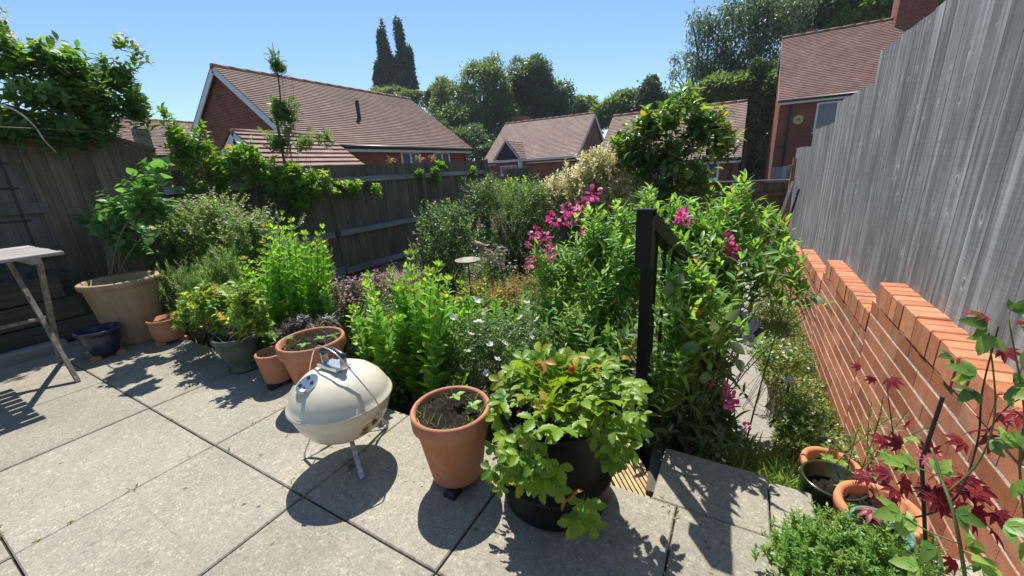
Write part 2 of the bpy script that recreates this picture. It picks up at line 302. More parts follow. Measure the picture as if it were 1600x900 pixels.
M = {}
M['slab'] = slab_mat()
M['earth'] = soil_mat('earth', (.02, .016, .011), (.05, .038, .025), (.11, .085, .055))
M['compost'] = soil_mat('compost', (.008, .006, .005), (.022, .017, .013), (.065, .05, .036), 55.0)
M['sand'] = soil_mat('joint_sand', (.03, .026, .018), (.075, .066, .045), (.12, .11, .06), 30.0)
M['path'] = soil_mat('pale_gravel', (.22, .2, .17), (.38, .35, .3), (.5, .47, .42), 60.0)
M['fence_grey'] = wood_mat('weathered_grey_boards', (.095, .094, .092), (.185, .184, .183), (.34, .342, .352), kn=.85, streak=.55)
M['fence_brown'] = wood_mat('brown_boards', (.09, .061, .039), (.16, .115, .077), (.25, .19, .132), kn=.15, knotcol=(.2, .17, .13))
M['fence_pale'] = wood_mat('pale_boards', (.085, .072, .056), (.14, .122, .1), (.2, .182, .155), kn=.12)
M['rail'] = wood_mat('fence_rail', (.17, .155, .14), (.27, .255, .24), (.4, .39, .37), axis='Y', knots=False)
M['sleeper'] = wood_mat('old_sleeper', (.045, .04, .03), (.085, .075, .055), (.15, .13, .1), axis='Y', knots=False)
M['deck'] = wood_mat('ribbed_decking', (.33, .22, .10), (.48, .34, .17), (.6, .46, .27), axis='Y', knots=False)
M['table'] = wood_mat('bleached_slats', (.19, .165, .14), (.34, .31, .27), (.5, .47, .43), axis='Y', knots=False)
M['tableleg'] = wood_mat('flaking_leg', (.08, .06, .045), (.2, .17, .14), (.45, .42, .38), axis='Z', knots=False)
M['brick'] = brick_obj_mat('orange_brick', (.31, .105, .05), (.43, .155, .074), (.53, .215, .115))
M['coping'] = brick_obj_mat('coping_brick', (.40, .14, .065), (.52, .195, .095), (.6, .25, .13))
M['mortar'] = plain('mortar', (.66, .6, .5), .95, var=.2, scale=30, bump=.4)
M['hbrick'] = house_brick_mat('house_brick', (.19, .055, .032), (.27, .085, .045), (.22, .15, .115))
M['hbrick2'] = house_brick_mat('house_brick_brown', (.21, .075, .045), (.3, .125, .07), (.27, .2, .16))
M['tile'] = tile_mat('roof_tile', (.165, .093, .066), (.20, .114, .082), (.24, .142, .104))
M['tile2'] = tile_mat('roof_tile_pinkish', (.25, .155, .118), (.30, .19, .148), (.345, .228, .18))
M['tile3'] = tile_mat('roof_tile_rosy', (.20, .105, .08), (.245, .13, .10), (.29, .16, .125))
M['ridge'] = plain('ridge_tile', (.24, .125, .095), .8, var=.25, scale=4)
M['white'] = plain('white_paint', (.7, .7, .68), .5, var=.06)
M['black'] = plain('black_plastic', (.016, .016, .018), .4, var=.2)
M['blackmetal'] = plain('black_powder_coat', (.005, .005, .0055), .5, var=.3, scale=40, spec=.25)
M['planter'] = plain('black_planter', (.006, .006, .0065), .6, spec=.25, var=.3, scale=25, bump=.2)
M['glass'] = plain('window_glass', (.10, .12, .14), .08, var=.3, scale=2)
M['bark'] = plain('bark', (.09, .07, .05), .9, var=.4, scale=18, bump=.6)
M['stem'] = plain('green_stem', (.09, .13, .035), .6, var=.3, scale=20)
M['twig'] = plain('woody_twig', (.13, .1, .07), .85, var=.35, scale=25)
M['palestem'] = plain('pale_dry_stem', (.5, .47, .42), .8, var=.2)
M['wire'] = plain('rusty_wire', (.035, .03, .026), .7, var=.3)
M['terracotta'] = pot_mat('terracotta', (.39, .15, .075), (.47, .20, .105), (.5, .28, .18))
M['terracotta_old'] = pot_mat('weathered_terracotta', (.36, .24, .14), (.46, .33, .21), (.17, .12, .075))
M['terracotta_orange'] = pot_mat('orange_terracotta', (.5, .19, .08), (.6, .26, .125), (.62, .34, .2))
M['blue'] = pot_mat('blue_glaze', (.012, .016, .045), (.022, .028, .07), (.06, .06, .07), .22, .5)
M['greenpot'] = pot_mat('green_plastic', (.03, .06, .045), (.045, .08, .06), (.16, .17, .14), .5, .4)
M['greenglaze'] = pot_mat('dark_green_glaze', (.018, .03, .010), (.035, .05, .016), (.09, .11, .05), .18, .6)
M['teal'] = pot_mat('teal_glaze', (.06, .16, .13), (.10, .24, .19), (.2, .3, .24), .25, .5)
M['enamel'] = bbq_mat()
M['alu'] = plain('aluminium', (.62, .62, .62), .3, 1.0, var=.1, scale=40)
M['aluold'] = plain('scuffed_aluminium', (.5, .5, .5), .5, .85, var=.5, scale=70)
M['handle'] = plain('dark_grip', (.025, .027, .032), .35, var=.2)
M['rust'] = plain('rusty_metal', (.36, .22, .13), .85, var=.45, scale=35, bump=.4)
M['bathdish'] = plain('bath_dish', (.16, .13, .10), .6, var=.35, scale=22, col2=(.34, .3, .23))
M['darkiron'] = plain('dark_iron', (.03, .026, .024), .6, var=.3)
M['alarm'] = plain('alarm_yellow', (.6, .45, .12), .5, var=.05)
M['bird'] = plain('dark_feathers', (.012, .012, .018), .5, var=.3)
M['orangewood'] = plain('orange_post', (.42, .2, .09), .8, var=.25)
M['solar'] = plain('solar_top', (.05, .055, .08), .15, var=.2)

GREEN = leaf_mat('leaf_mid', [(.035, .085, .014), (.06, .13, .02), (.10, .19, .03)])
L = {
 'sedum': leaf_mat('leaf_sedum', [(.08, .19, .02), (.135, .27, .03), (.22, .36, .055)], (1.8, 1.7, .6)),
 'climber': leaf_mat('leaf_climber', [(.05, .12, .02), (.095, .185, .028), (.165, .26, .048)], (2.1, 1.9, .6), .48),
 'honey': leaf_mat('leaf_honeysuckle', [(.035, .085, .022), (.065, .135, .032), (.115, .18, .05)], (2.2, 2.0, .8), .5),
 'round': leaf_mat('leaf_round', [(.045, .12, .03), (.07, .16, .045), (.11, .21, .06)], (1.6, 1.7, .8)),
 'small': leaf_mat('leaf_small', [(.06, .12, .028), (.105, .18, .05), (.18, .25, .09)]),
 'rosemary': leaf_mat('leaf_needle', [(.07, .14, .035), (.115, .2, .05), (.17, .26, .08)], tfac=.35),
 'varieg': leaf_mat('leaf_variegated', [(.06, .14, .02), (.11, .2, .028), (.17, .25, .04), (.36, .38, .13)]),
 'purple': leaf_mat('leaf_purple_sage', [(.06, .06, .055), (.10, .085, .09), (.15, .15, .13)], (1.4, 1.3, 1.2), .25),
 'oregano': leaf_mat('leaf_oregano', [(.04, .07, .025), (.08, .10, .04), (.10, .07, .06)]),
 'pinkfl': leaf_mat('petal_dusky_pink', [(.25, .12, .16), (.38, .22, .26), (.45, .33, .34)], (1.3, 1.1, 1.2), .3, gain=1.0),
 'whitefl': leaf_mat('petal_white', [(.75, .74, .68), (.8, .8, .76), (.82, .82, .8)], (1.1, 1.1, 1.0), .35, gain=1.0),
 'palefl': leaf_mat('petal_pale', [(.55, .42, .4), (.65, .55, .5), (.5, .16, .16)], (1.1, 1.0, 1.0), .35, gain=1.0),
 'magenta': leaf_mat('petal_magenta', [(.58, .035, .22), (.76, .09, .36), (.84, .30, .50)], (1.3, .9, 1.3), .4, gain=1.0),
 'cream': leaf_mat('leaf_cream', [(.36, .38, .13), (.62, .58, .32), (.80, .76, .52), (.72, .6, .42)], (1.2, 1.15, .9), gain=1.0),
 'cherry': leaf_mat('leaf_broad', [(.03, .08, .02), (.055, .12, .025), (.09, .17, .03), (.2, .2, .05)], (2.2, 2.0, .6), .4, .25, .5),
 'dark': leaf_mat('leaf_dark', [(.035, .075, .018), (.065, .125, .03), (.12, .185, .05)]),
 'midshrub': leaf_mat('leaf_shrub', [(.035, .085, .022), (.065, .13, .035), (.11, .18, .06)]),
 'pea': leaf_mat('leaf_pea', [(.055, .125, .03), (.10, .195, .045), (.16, .27, .08)], (2.2, 2.0, .65), .48),
 'pealow': leaf_mat('leaf_pea_grey', [(.045, .085, .03), (.07, .12, .045), (.14, .18, .09)], (1.5, 1.5, .9), .3),
 'straw': leaf_mat('leaf_strawberry', [(.09, .20, .02), (.15, .27, .024), (.23, .34, .03), (.36, .37, .04)], (1.7, 1.6, .5), .4, gain=1.08),
 'strawold': leaf_mat('leaf_yellowing', [(.24, .28, .03), (.36, .31, .04), (.4, .2, .04)], (1.4, 1.2, .5), .4, gain=1.1),
 'grass': leaf_mat('grass_blade', [(.07, .13, .02), (.11, .19, .03), (.2, .24, .06)]),
 'tan': leaf_mat('grass_tan', [(.12, .09, .04), (.2, .15, .06), (.3, .22, .09), (.08, .1, .03)], (1.4, 1.2, .7)),
 'cover': leaf_mat('leaf_ground_cover', [(.06, .105, .022), (.095, .15, .035), (.14, .19, .055), (.19, .16, .06)]),
 'redcover': leaf_mat('leaf_russet', [(.10, .14, .03), (.18, .17, .05), (.26, .12, .05), (.3, .14, .07)]),
 'mapler': leaf_mat('leaf_maple_red', [(.12, .014, .024), (.22, .024, .038), (.32, .05, .055)], (1.8, .8, .8), .4, gain=1.0),
 'vine': leaf_mat('leaf_vine', [(.06, .12, .03), (.10, .19, .04), (.18, .28, .06)], (1.7, 1.7, .6), .42),
 'mound': leaf_mat('leaf_mound', [(.05, .12, .02), (.09, .18, .03), (.15, .25, .055)]),
 'tree_a': leaf_mat('tree_oak', [(.06, .095, .036), (.09, .14, .05), (.13, .185, .068)], (1.6, 1.55, .8), .42),
 'tree_b': leaf_mat('tree_dark', [(.045, .075, .034), (.07, .112, .047), (.10, .15, .06)], (1.5, 1.45, .9), .38),
 'tree_c': leaf_mat('tree_poplar', [(.03, .055, .03), (.05, .082, .044), (.08, .12, .065)], (1.3, 1.4, 1.), .25),
 'tree_w': leaf_mat('tree_birch', [(.045, .075, .04), (.075, .115, .058), (.115, .16, .085)], (1.4, 1.4, .9), .35),
 'tree_l': leaf_mat('tree_lime', [(.05, .11, .014), (.08, .155, .02), (.12, .2, .035)]),
}

# ------------------------------------------------------------------ mesh helpers
def mesh_data(name, V, F, rnd=None, smooth=False, uv=None):
    me = bpy.data.meshes.new(name)
    V = np.asarray(V, np.float32).reshape(-1, 3)
    if isinstance(F, np.ndarray) and F.ndim == 2:
        n, k = F.shape
        me.vertices.add(len(V)); me.vertices.foreach_set('co', V.ravel())
        me.loops.add(n*k); me.loops.foreach_set('vertex_index', F.astype(np.int32).ravel())
        me.polygons.add(n); me.polygons.foreach_set('loop_start', np.arange(0, n*k, k, dtype=np.int32))
        me.update(calc_edges=True)
    else:
        me.from_pydata([tuple(map(float, v)) for v in V], [], [tuple(f) for f in F]); me.update()
    if rnd is not None:
        a = me.attributes.new('rnd', 'FLOAT', 'POINT'); a.data.foreach_set('value', np.asarray(rnd, np.float32))
    if smooth: me.polygons.foreach_set('use_smooth', np.ones(len(me.polygons), bool))
    if uv is not None:
        l = me.uv_layers.new(name='UVMap'); l.data.foreach_set('uv', np.asarray(uv, np.float32).ravel())
    return me
def link(name, me, mat, parent=None):
    o = bpy.data.objects.new(name, me); COL.objects.link(o)
    if mat is not None:
        if not me.materials: me.materials.append(mat)
    if parent is not None: o.parent = parent
    return o
def root_of(parent):
    l = np.zeros(3)
    while parent is not None:
        l += np.array(parent.location); parent = parent.parent
    return l
def part(name, geo, mat, parent, smooth=False, rnd=None, uv=None):
    V, F = geo[0], geo[1]
    if rnd is None and len(geo) > 2: rnd = geo[2]
    V = np.asarray(V, float).reshape(-1, 3) - root_of(parent)
    return link(name, mesh_data(name, V, F, rnd, smooth, uv), mat, parent)
def thing(name, label, cat, loc, group=None):
    o = bpy.data.objects.new(name, None); COL.objects.link(o); o.empty_display_size = .1
    o.location = [float(v) for v in loc]; o['label'] = label; o['category'] = cat
    if group: o['group'] = group
    return o
def struct(name, geo, mat, kind='structure', smooth=False, rnd=None, label=None, cat=None, uv=None):
    if rnd is None and len(geo) > 2: rnd = geo[2]
    o = link(name, mesh_data(name, geo[0], geo[1], rnd, smooth, uv), mat)
    o['kind'] = kind
    if label: o['label'] = label
    if cat: o['category'] = cat
    return o
def copy_part(src, parent, loc=None):
    c = src.copy(); COL.objects.link(c); c.parent = parent
    if loc is not None: c.location = loc
    return c

def join(gs):
    V = []; F = []; Rn = []; n = 0; has = any(len(g) > 2 for g in gs)
    for g in gs:
        v = np.asarray(g[0], float).reshape(-1, 3); V.append(v); F.extend([tuple(int(i)+n for i in f) for f in g[1]])
        Rn.append(np.asarray(g[2]) if len(g) > 2 else np.full(len(v), .5)); n += len(v)
    V = np.concatenate(V)
    return (V, F, np.concatenate(Rn)) if has else (V, F)
BOXF = [(0, 3, 2, 1), (4, 5, 6, 7), (0, 1, 5, 4), (1, 2, 6, 5), (2, 3, 7, 6), (3, 0, 4, 7)]
def box(x0, x1, y0, y1, z0, z1, rnd=None):
    V = np.array([(x0, y0, z0), (x1, y0, z0), (x1, y1, z0), (x0, y1, z0), (x0, y0, z1), (x1, y0, z1), (x1, y1, z1), (x0, y1, z1)], float)
    return (V, BOXF) if rnd is None else (V, BOXF, np.full(8, rnd))
def bbox_(x0, x1, y0, y1, z0, z1, b=.006, rnd=None):
    """box whose top edges are chamfered"""
    V = np.array([(x0, y0, z0), (x1, y0, z0), (x1, y1, z0), (x0, y1, z0), (x0, y0, z1-b), (x1, y0, z1-b), (x1, y1, z1-b), (x0, y1, z1-b),
                  (x0+b, y0+b, z1), (x1-b, y0+b, z1), (x1-b, y1-b, z1), (x0+b, y1-b, z1)], float)
    F = [(0, 3, 2, 1), (0, 1, 5, 4), (1, 2, 6, 5), (2, 3, 7, 6), (3, 0, 4, 7), (4, 5, 9, 8), (5, 6, 10, 9), (6, 7, 11, 10), (7, 4, 8, 11), (8, 9, 10, 11)]
    return (V, F) if rnd is None else (V, F, np.full(12, rnd))
def beam(a, b, w, h, up=(0, 0, 1), rnd=None):
    a = np.asarray(a, float); b = np.asarray(b, float); d = b-a; d /= np.linalg.norm(d)
    s = np.cross(d, up); s /= np.linalg.norm(s); u = np.cross(s, d)
    V = [p+s*i*w/2+u*j*h/2 for p in (a, b) for i, j in ((-1, -1), (1, -1), (1, 1), (-1, 1))]
    return (np.array(V), BOXF) if rnd is None else (np.array(V), BOXF, np.full(8, rnd))
def tube(pts, r, n=8, caps=True):
    pts = np.asarray(pts, float); m = len(pts); r = np.broadcast_to(np.asarray(r, float), (m,))
    t = np.gradient(pts, axis=0); t /= np.linalg.norm(t, axis=1)[:, None]+1e-9
    ref = np.array([0, 0, 1.]) if abs(t[0][2]) < .9 else np.array([1., 0, 0])
    a = np.arange(n)*2*np.pi/n; V = []
    for i in range(m):
        s = np.cross(t[i], ref); s /= np.linalg.norm(s)+1e-9; u = np.cross(s, t[i]); ref = u
        V.append(pts[i]+r[i]*(np.cos(a)[:, None]*s+np.sin(a)[:, None]*u))
    V = np.concatenate(V); F = [(i*n+j, i*n+(j+1) % n, (i+1)*n+(j+1) % n, (i+1)*n+j) for i in range(m-1) for j in range(n)]
    if caps: F += [tuple(range(n-1, -1, -1)), tuple((m-1)*n+j for j in range(n))]
    return V, F
def lathe(prof, c, n=40, rfun=None):
    a = np.arange(n)*2*np.pi/n; V = []
    for r, z in prof:
        rr = np.full(n, max(r, .0004))
        if rfun is not None: rr = rfun(rr, a, z)
        V.append(np.stack([c[0]+rr*np.cos(a), c[1]+rr*np.sin(a), np.full(n, c[2]+z)], 1))
    V = np.concatenate(V)
    F = [(i*n+j, i*n+(j+1) % n, (i+1)*n+(j+1) % n, (i+1)*n+j) for i in range(len(prof)-1) for j in range(n)]
    return V, F
def bez(p0, p1, p2, n=6):
    t = np.linspace(0, 1, n)[:, None]
    return (1-t)**2*np.asarray(p0)+2*t*(1-t)*np.asarray(p1)+t*t*np.asarray(p2)
def smooth_line(ps, k=6):
    ps = np.asarray(ps, float); P = np.vstack([2*ps[0]-ps[1], ps, 2*ps[-1]-ps[-2]]); o = []
    for i in range(1, len(P)-2):
        for t in np.linspace(0, 1, k, endpoint=False):
            o.append(.5*((2*P[i])+(-P[i-1]+P[i+1])*t+(2*P[i-1]-5*P[i]+4*P[i+1]-P[i+2])*t*t+(-P[i-1]+3*P[i]-3*P[i+1]+P[i+2])*t**3))
    o.append(ps[-1]); return np.array(o)

# ------------------------------------------------------------------ leaves
def leaf_t(ws, fold=.35, curl=.18, asp=1.0):
    n = len(ws)-1; V = []
    for i, w in enumerate(ws):
        y = i/n; z = -curl*y*y
        V += [(-w*asp, y, z+fold*w*asp), (0, y, z), (w*asp, y, z+fold*w*asp)]
    F = []
    for i in range(n):
        a = 3*i; F += [(a, a+1, a+4, a+3), (a+1, a+2, a+5, a+4)]
    return np.array(V, float), np.array(F)
T = {
 'ovate': leaf_t([.03, .25, .27, .02]),
 'ovate2': leaf_t([.03, .27, .02]),
 'lance': leaf_t([.03, .15, .12, .01], .3, .25),
 'lance2': leaf_t([.04, .15, .015], .3, .25),
 'round': leaf_t([.06, .38, .44, .28, .05], .22, .12),
 'broad': leaf_t([.03, .24, .30, .2, .01], .35, .3),
 'obov': leaf_t([.03, .12, .25, .2, .02], .3, .1),
 'needle': leaf_t([.05, .05, .01], .2, .1),
 'blade': leaf_t([.02, .018, .012, .003], .2, .5),
 'petal': leaf_t([.08, .36, .4, .16], -.15, -.15),
}
def diamond():
    return np.array([(0, 0, 0), (.3, .45, .06), (0, 1, -.08), (-.3, .45, .06)], float), np.array([(0, 1, 2, 3)])
T['dia'] = diamond()
T['diam'] = (np.array([(0, 0, 0), (.17, .45, .05), (0, 1, -.15), (-.17, .45, .05)], float), np.array([(0, 1, 2, 3)]))
def rotz_t(t, a, s=1, off=(0, 0, 0), tilt=0):
    V, F = t; c, q = math.cos(a), math.sin(a); V = V*s
    ct, st = math.cos(tilt), math.sin(tilt)
    V = np.stack([V[:, 0], V[:, 1]*ct-V[:, 2]*st, V[:, 1]*st+V[:, 2]*ct], 1)
    V = np.stack([V[:, 0]*c-V[:, 1]*q, V[:, 0]*q+V[:, 1]*c, V[:, 2]], 1)+np.array(off); return V, F
def multi(ts):
    V = []; F = []; n = 0
    for v, f in ts: V.append(v); F.append(f+n); n += len(v)
    return np.concatenate(V), np.concatenate(F)
ser = leaf_t([.03, .15, .13, .27, .22, .33, .26, .3, .18, .17, .01], .42, .2)
T['straw'] = multi([rotz_t(ser, 0, .62, (0, .36, 0)), rotz_t(ser, 1.25, .58, (-.03, .34, 0)), rotz_t(ser, -1.25, .58, (.03, .34, 0)), (np.array([(-.012, 0, 0), (.012, 0, 0), (.012, .38, 0), (-.012, .38, 0)]), np.array([(0, 1, 2, 3)]))])
lob = leaf_t([.07, .15, .17, .11, .01], .3, .22)
T['maple'] = multi([rotz_t(lob, a, s, (0, .3, 0)) for a, s in ((0, .72), (.62, .66), (-.62, .66), (1.25, .52), (-1.25, .52), (1.95, .3), (-1.95, .3))]+[(np.array([(-.01, 0, 0), (.01, 0, 0), (.01, .32, 0), (-.01, .32, 0)]), np.array([(0, 1, 2, 3)]))])
T['vine'] = multi([rotz_t(leaf_t([.1, .3, .26, .2, .02], .25, .2), 0, .8, (0, .2, 0)), rotz_t(leaf_t([.1, .24, .2, .02], .25, .2), 1.0, .6, (0, .25, 0)), rotz_t(leaf_t([.1, .24, .2, .02], .25, .2), -1.0, .6, (0, .25, 0))])
T['pinnate'] = multi([rotz_t(T['dia'], s*1.1, .34, (0, .12+.17*i, 0)) for i in range(5) for s in (-1, 1)]+[rotz_t(T['dia'], 0, .3, (0, .88, 0))])
T['flower5'] = multi([rotz_t(T['petal'], i*2*math.pi/5, .5, (0, 0, 0), .25) for i in range(5)])
T['star'] = multi([rotz_t(T['lance2'], i*2*math.pi/4, .5, (0, 0, 0), .35) for i in range(4)])

def unit(a): return a/(np.linalg.norm(a, axis=-1, keepdims=True)+1e-9)
def rvec(n): return unit(rng.normal(size=(n, 3)))
class Fol:
    def __init__(s): s.V = []; s.F = []; s.R = []; s.n = 0
    def add(s, t, P, D, U, Ln, rnd=None, wid=1.0):
        V, F = T[t] if isinstance(t, str) else t
        P = np.asarray(P, float); m = len(P)
        if m == 0: return
        D = unit(np.asarray(D, float)); X = np.cross(D, U); bad = np.linalg.norm(X, axis=1) < 1e-4
        X[bad] = np.cross(D[bad], np.array([1., .3, 0])); X = unit(X); Zz = np.cross(X, D)
        Ln = np.broadcast_to(np.asarray(Ln, float), (m,)); w = Ln*np.broadcast_to(np.asarray(wid, float), (m,))
        W = (P[:, None, :]+V[None, :, 0:1]*(X*w[:, None])[:, None, :]+V[None, :, 1:2]*(D*Ln[:, None])[:, None, :]+V[None, :, 2:3]*(Zz*Ln[:, None])[:, None, :])
        k = len(V); s.V.append(W.reshape(-1, 3)); s.F.append((F[None]+(np.arange(m)*k)[:, None, None]+s.n).reshape(-1, 4)); s.n += m*k
        if rnd is None: rnd = rng.random(m)
        s.R.append(np.repeat(np.clip(rnd, 0, 1), k))
    def geo(s): return np.concatenate(s.V), np.concatenate(s.F), np.concatenate(s.R)
def tubes_np(curves, r0, r1, n=3):
    """many thin stems at once; every curve has the same number of points"""
    C = np.asarray(curves); S, m, _ = C.shape
    t = unit(np.gradient(C, axis=1)); ref = np.where(np.abs(t[..., 2:3]) < .9, np.array([0, 0, 1.]), np.array([1., 0, 0]))
    s = unit(np.cross(t, ref)); u = np.cross(s, t); a = np.arange(n)*2*np.pi/n
    r0 = np.broadcast_to(np.asarray(r0, float), (S,)); r1 = np.broadcast_to(np.asarray(r1, float), (S,))
    rr = (r0[:, None]+(r1-r0)[:, None]*np.linspace(0, 1, m)[None])[..., None, None]
    V = C[:, :, None, :]+rr*(np.cos(a)[:, None]*s[:, :, None, :]+np.sin(a)[:, None]*u[:, :, None, :])
    i, j = np.meshgrid(np.arange(m-1), np.arange(n), indexing='ij')
    f = np.stack([i*n+j, i*n+(j+1) % n, (i+1)*n+(j+1) % n, (i+1)*n+j], -1).reshape(-1, 4)
    F = (f[None]+(np.arange(S)*m*n)[:, None, None]).reshape(-1, 4)
    return V.reshape(-1, 3), F
def along(C, n, s0, s1, ang, mode='alt', jit=.25, up=.0):
    """leaf positions, directions and up vectors along curves C (S,m,3)"""
    S, m, _ = C.shape
    P = []; D = []; U = []; Tt = []
    tan = unit(np.gradient(C, axis=1))
    for k in range(n):
        s = s0+(s1-s0)*(k+.5)/n; f = s*(m-1); i = min(int(f), m-2); w = f-i
        p = C[:, i]*(1-w)+C[:, i+1]*w; t = unit(tan[:, i]*(1-w)+tan[:, i+1]*w)
        ref = np.where(np.abs(t[:, 2:3]) < .95, np.array([0, 0, 1.]), np.array([1., 0, 0]))
        a = unit(np.cross(t, ref)); b = np.cross(a, t)
        phs = [k*2.39996] if mode == 'alt' else [k*math.pi/2, k*math.pi/2+math.pi] if mode == 'opp' else [k*.9+q*2*math.pi/4 for q in range(4)]
        for ph in phs:
            an = ph+rng.normal(0, jit, S); rad = np.cos(an)[:, None]*a+np.sin(an)[:, None]*b
            aa = ang+rng.normal(0, jit*.6, S)
            d = t*np.cos(aa)[:, None]+rad*np.sin(aa)[:, None]; d[:, 2] += up
            P.append(p); D.append(unit(d)); U.append(t*np.sin(aa)[:, None]-rad*np.cos(aa)[:, None]+np.array([0, 0, .7])); Tt.append(np.full(S, s))
    return np.concatenate(P), np.concatenate(D), np.concatenate(U), np.concatenate(Tt)
def sample_blobs(blobs, n, shell=.55, zmin=-.55, fuzz=.09):
    w = np.array([float(np.prod(b[1]))**(2/3) for b in blobs]); w /= w.sum()
    idx = rng.choice(len(blobs), n, p=w); d = rvec(n)
    low = d[:, 2] < zmin; d[low, 2] *= -1
    r = (shell+(1-shell)*rng.random(n)**.7)*(1+rng.normal(0, fuzz, n))
    c = np.array([b[0] for b in blobs])[idx]; rad = np.array([b[1] for b in blobs])[idx]
    return c+d*rad*r[:, None], d
def bush(name, label, cat, base, blobs, n, nl, leaf, ll, mat, stem='stem', ang=.9, mode='alt', span=.22, bow=.25, spread=.08, shell=.5, zmin=-.5,
         stem_r=.003, up=.0, wid=1.0, fl=None, fuzz=.2, frame=7, group=None, lean=.5, jit=.3, taper=.35, rootp=None, partname='foliage'):
    root = thing(name, label, cat, base, group)
    P2, d = sample_blobs(blobs, n, shell, zmin, fuzz)
    # short outer twigs carry the leaves
    dirs = unit(d*lean+rvec(n)*.45+np.array([0, 0, .45+up]))
    ln = span*(.6+.8*rng.random(n)); P0 = P2-dirs*ln[:, None]*.75
    mid = (P0+P2)/2+rvec(n)*ln[:, None]*.08+np.array([0, 0, .05])*ln[:, None]
    t = np.linspace(0, 1, 5)[None, :, None]
    C = (1-t)**2*P0[:, None]+2*t*(1-t)*mid[:, None]+t*t*P2[:, None]
    p, D, U, s = along(C, nl, .08, 1.0, ang, mode, jit, up*.3)
    f = Fol(); L_ = ll*(.55+.85*rng.random(len(p)))*(1-taper*s)
    tone = np.tile(rng.normal(.48, .2, n), len(p)//n)+rng.normal(0, .19, len(p))
    f.add(leaf, p, D, U, L_, tone, wid)
    part(partname, f.geo(), mat, root)
    # framework of stems from the ground to a share of the twigs
    k = max(4, n//frame); ii = rng.choice(n, k, replace=False)
    rp = np.asarray(base if rootp is None else rootp, float)
    B0 = rp+np.concatenate([rng.normal(0, spread, (k, 2)), np.zeros((k, 1))], 1); E = P0[ii]
    mm = B0*.5+E*.5+np.array([0, 0, 1.])*np.linalg.norm(E-B0, axis=1)[:, None]*bow
    C2 = (1-t)**2*B0[:, None]+2*t*(1-t)*mm[:, None]+t*t*E[:, None]
    a = tubes_np(C2, stem_r*1.6, stem_r*.7, 4); b = tubes_np(C, stem_r*.6, stem_r*.25, 3)
    part('stems', (np.concatenate([a[0], b[0]]), np.concatenate([a[1], b[1]+len(a[0])])), M[stem], root)
    return root, C
def flowers_on(root, C, count, name, tmpl, size, mat, per=1, sp=.01, zoff=0.0, hi=True):
    """blossom at twig tips: each flower (or small cluster) a part, or one mass past about a hundred"""
    tips = C[:, -1]; order = np.argsort(-(tips[:, 2]+rng.normal(0, .08, len(tips)))) if hi else rng.permutation(len(tips))
    ii = order[:count]
    if len(ii) <= 100:
        mes = []
        for k in range(4):
            f = Fol(); d = rvec(per); d[:, 2] = np.abs(d[:, 2])*.3
            f.add(tmpl, rng.normal(0, sp, (per, 3)) if per > 1 else np.zeros((1, 3)), d, np.array([0, -.35, .9])+rng.normal(0, .35, (per, 3)), size*(.7+.6*rng.random(per)))
            me = mesh_data('blossom', *f.geo()); me.materials.append(mat); mes.append(me)
        for q, t in enumerate(tips[ii]):
            o = link('flower', mes[q % 4], None, root); o.location = t+np.array([0, 0, zoff])-root_of(root); o.rotation_euler = (rng.normal(0, .25), rng.normal(0, .25), rng.random()*6)
        return
    P = np.repeat(tips[ii], per, 0)+rng.normal(0, sp, (len(ii)*per, 3))+np.array([0, 0, zoff])
    f = Fol(); Dn = rvec(len(P)); Dn[:, 2] = np.abs(Dn[:, 2])*.3
    f.add(tmpl, P, Dn, np.array([0, -.35, .9])+rng.normal(0, .35, (len(P), 3)), size*(.7+.6*rng.random(len(P))))
    o = part(name, f.geo(), mat, root); o['kind'] = 'stuff'
    return o
def spikes(name, label, cat, base, stems, nl, leaf, ll, mat, mode='whorl', ang=.95, r=.004, s0=.12, group=None, head=0, up=.1, stem='stem', taper=.3):
    """stems: list of (foot, tip)"""
    root = thing(name, label, cat, base, group)
    A = np.array([s[0] for s in stems]); B = np.array([s[1] for s in stems]); n = len(A)
    mid = A*.45+B*.55+np.array([0, 0, .06])+rng.normal(0, .02, (n, 3))
    t = np.linspace(0, 1, 7)[None, :, None]; C = (1-t)**2*A[:, None]+2*t*(1-t)*mid[:, None]+t*t*B[:, None]
    p, D, U, s = along(C, nl, s0, 1.0, ang, mode, .2, up)
    f = Fol(); prof = np.sin(np.clip(s*1.05, 0, 1)*np.pi)**.5*.45+.6-taper*s
    f.add(leaf, p, D, U, ll*prof*(.8+.4*rng.random(len(p))), rng.normal(.36, .26, len(p))+.3*(s > .85))
    if head:
        tp = np.repeat(C[:, -1], head, 0); d = rvec(len(tp)); d[:, 2] = np.abs(d[:, 2])+.3
        f.add('obov', tp+d*.006, d, rvec(len(tp)), ll*.38, rng.normal(.85, .15, len(tp)))
    part('foliage', f.geo(), mat, root); part('stems', tubes_np(C, r, r*.5, 4), M[stem], root)
    return root, C

# ------------------------------------------------------------------ world, sun, camera
SUN_AZ, SUN_EL = R_(39), R_(61)      # azimuth measured from +Y towards -X
w = bpy.data.worlds.new('World'); sc.world = w; w.use_nodes = True
nt = w.node_tree; bg = nt.nodes['Background']
sky = nt.nodes.new('ShaderNodeTexSky'); sky.sky_type = 'NISHITA'; sky.sun_disc = False
sky.sun_elevation = SUN_EL; sky.sun_rotation = -SUN_AZ; sky.air_density = 1.0; sky.dust_density = .3; sky.ozone_density = 3.0; sky.altitude = 50
hsv = nt.nodes.new('ShaderNodeHueSaturation'); hsv.inputs['Saturation'].default_value = 1.12; hsv.inputs['Value'].default_value = .95; nt.links.new(sky.outputs[0], hsv.inputs['Color']); nt.links.new(hsv.outputs[0], bg.inputs[0]); bg.inputs[1].default_value = .108
sl = bpy.data.lights.new('sun', 'SUN'); sl.energy = 4.6; sl.angle = R_(.53); sl.color = (1, .955, .88)
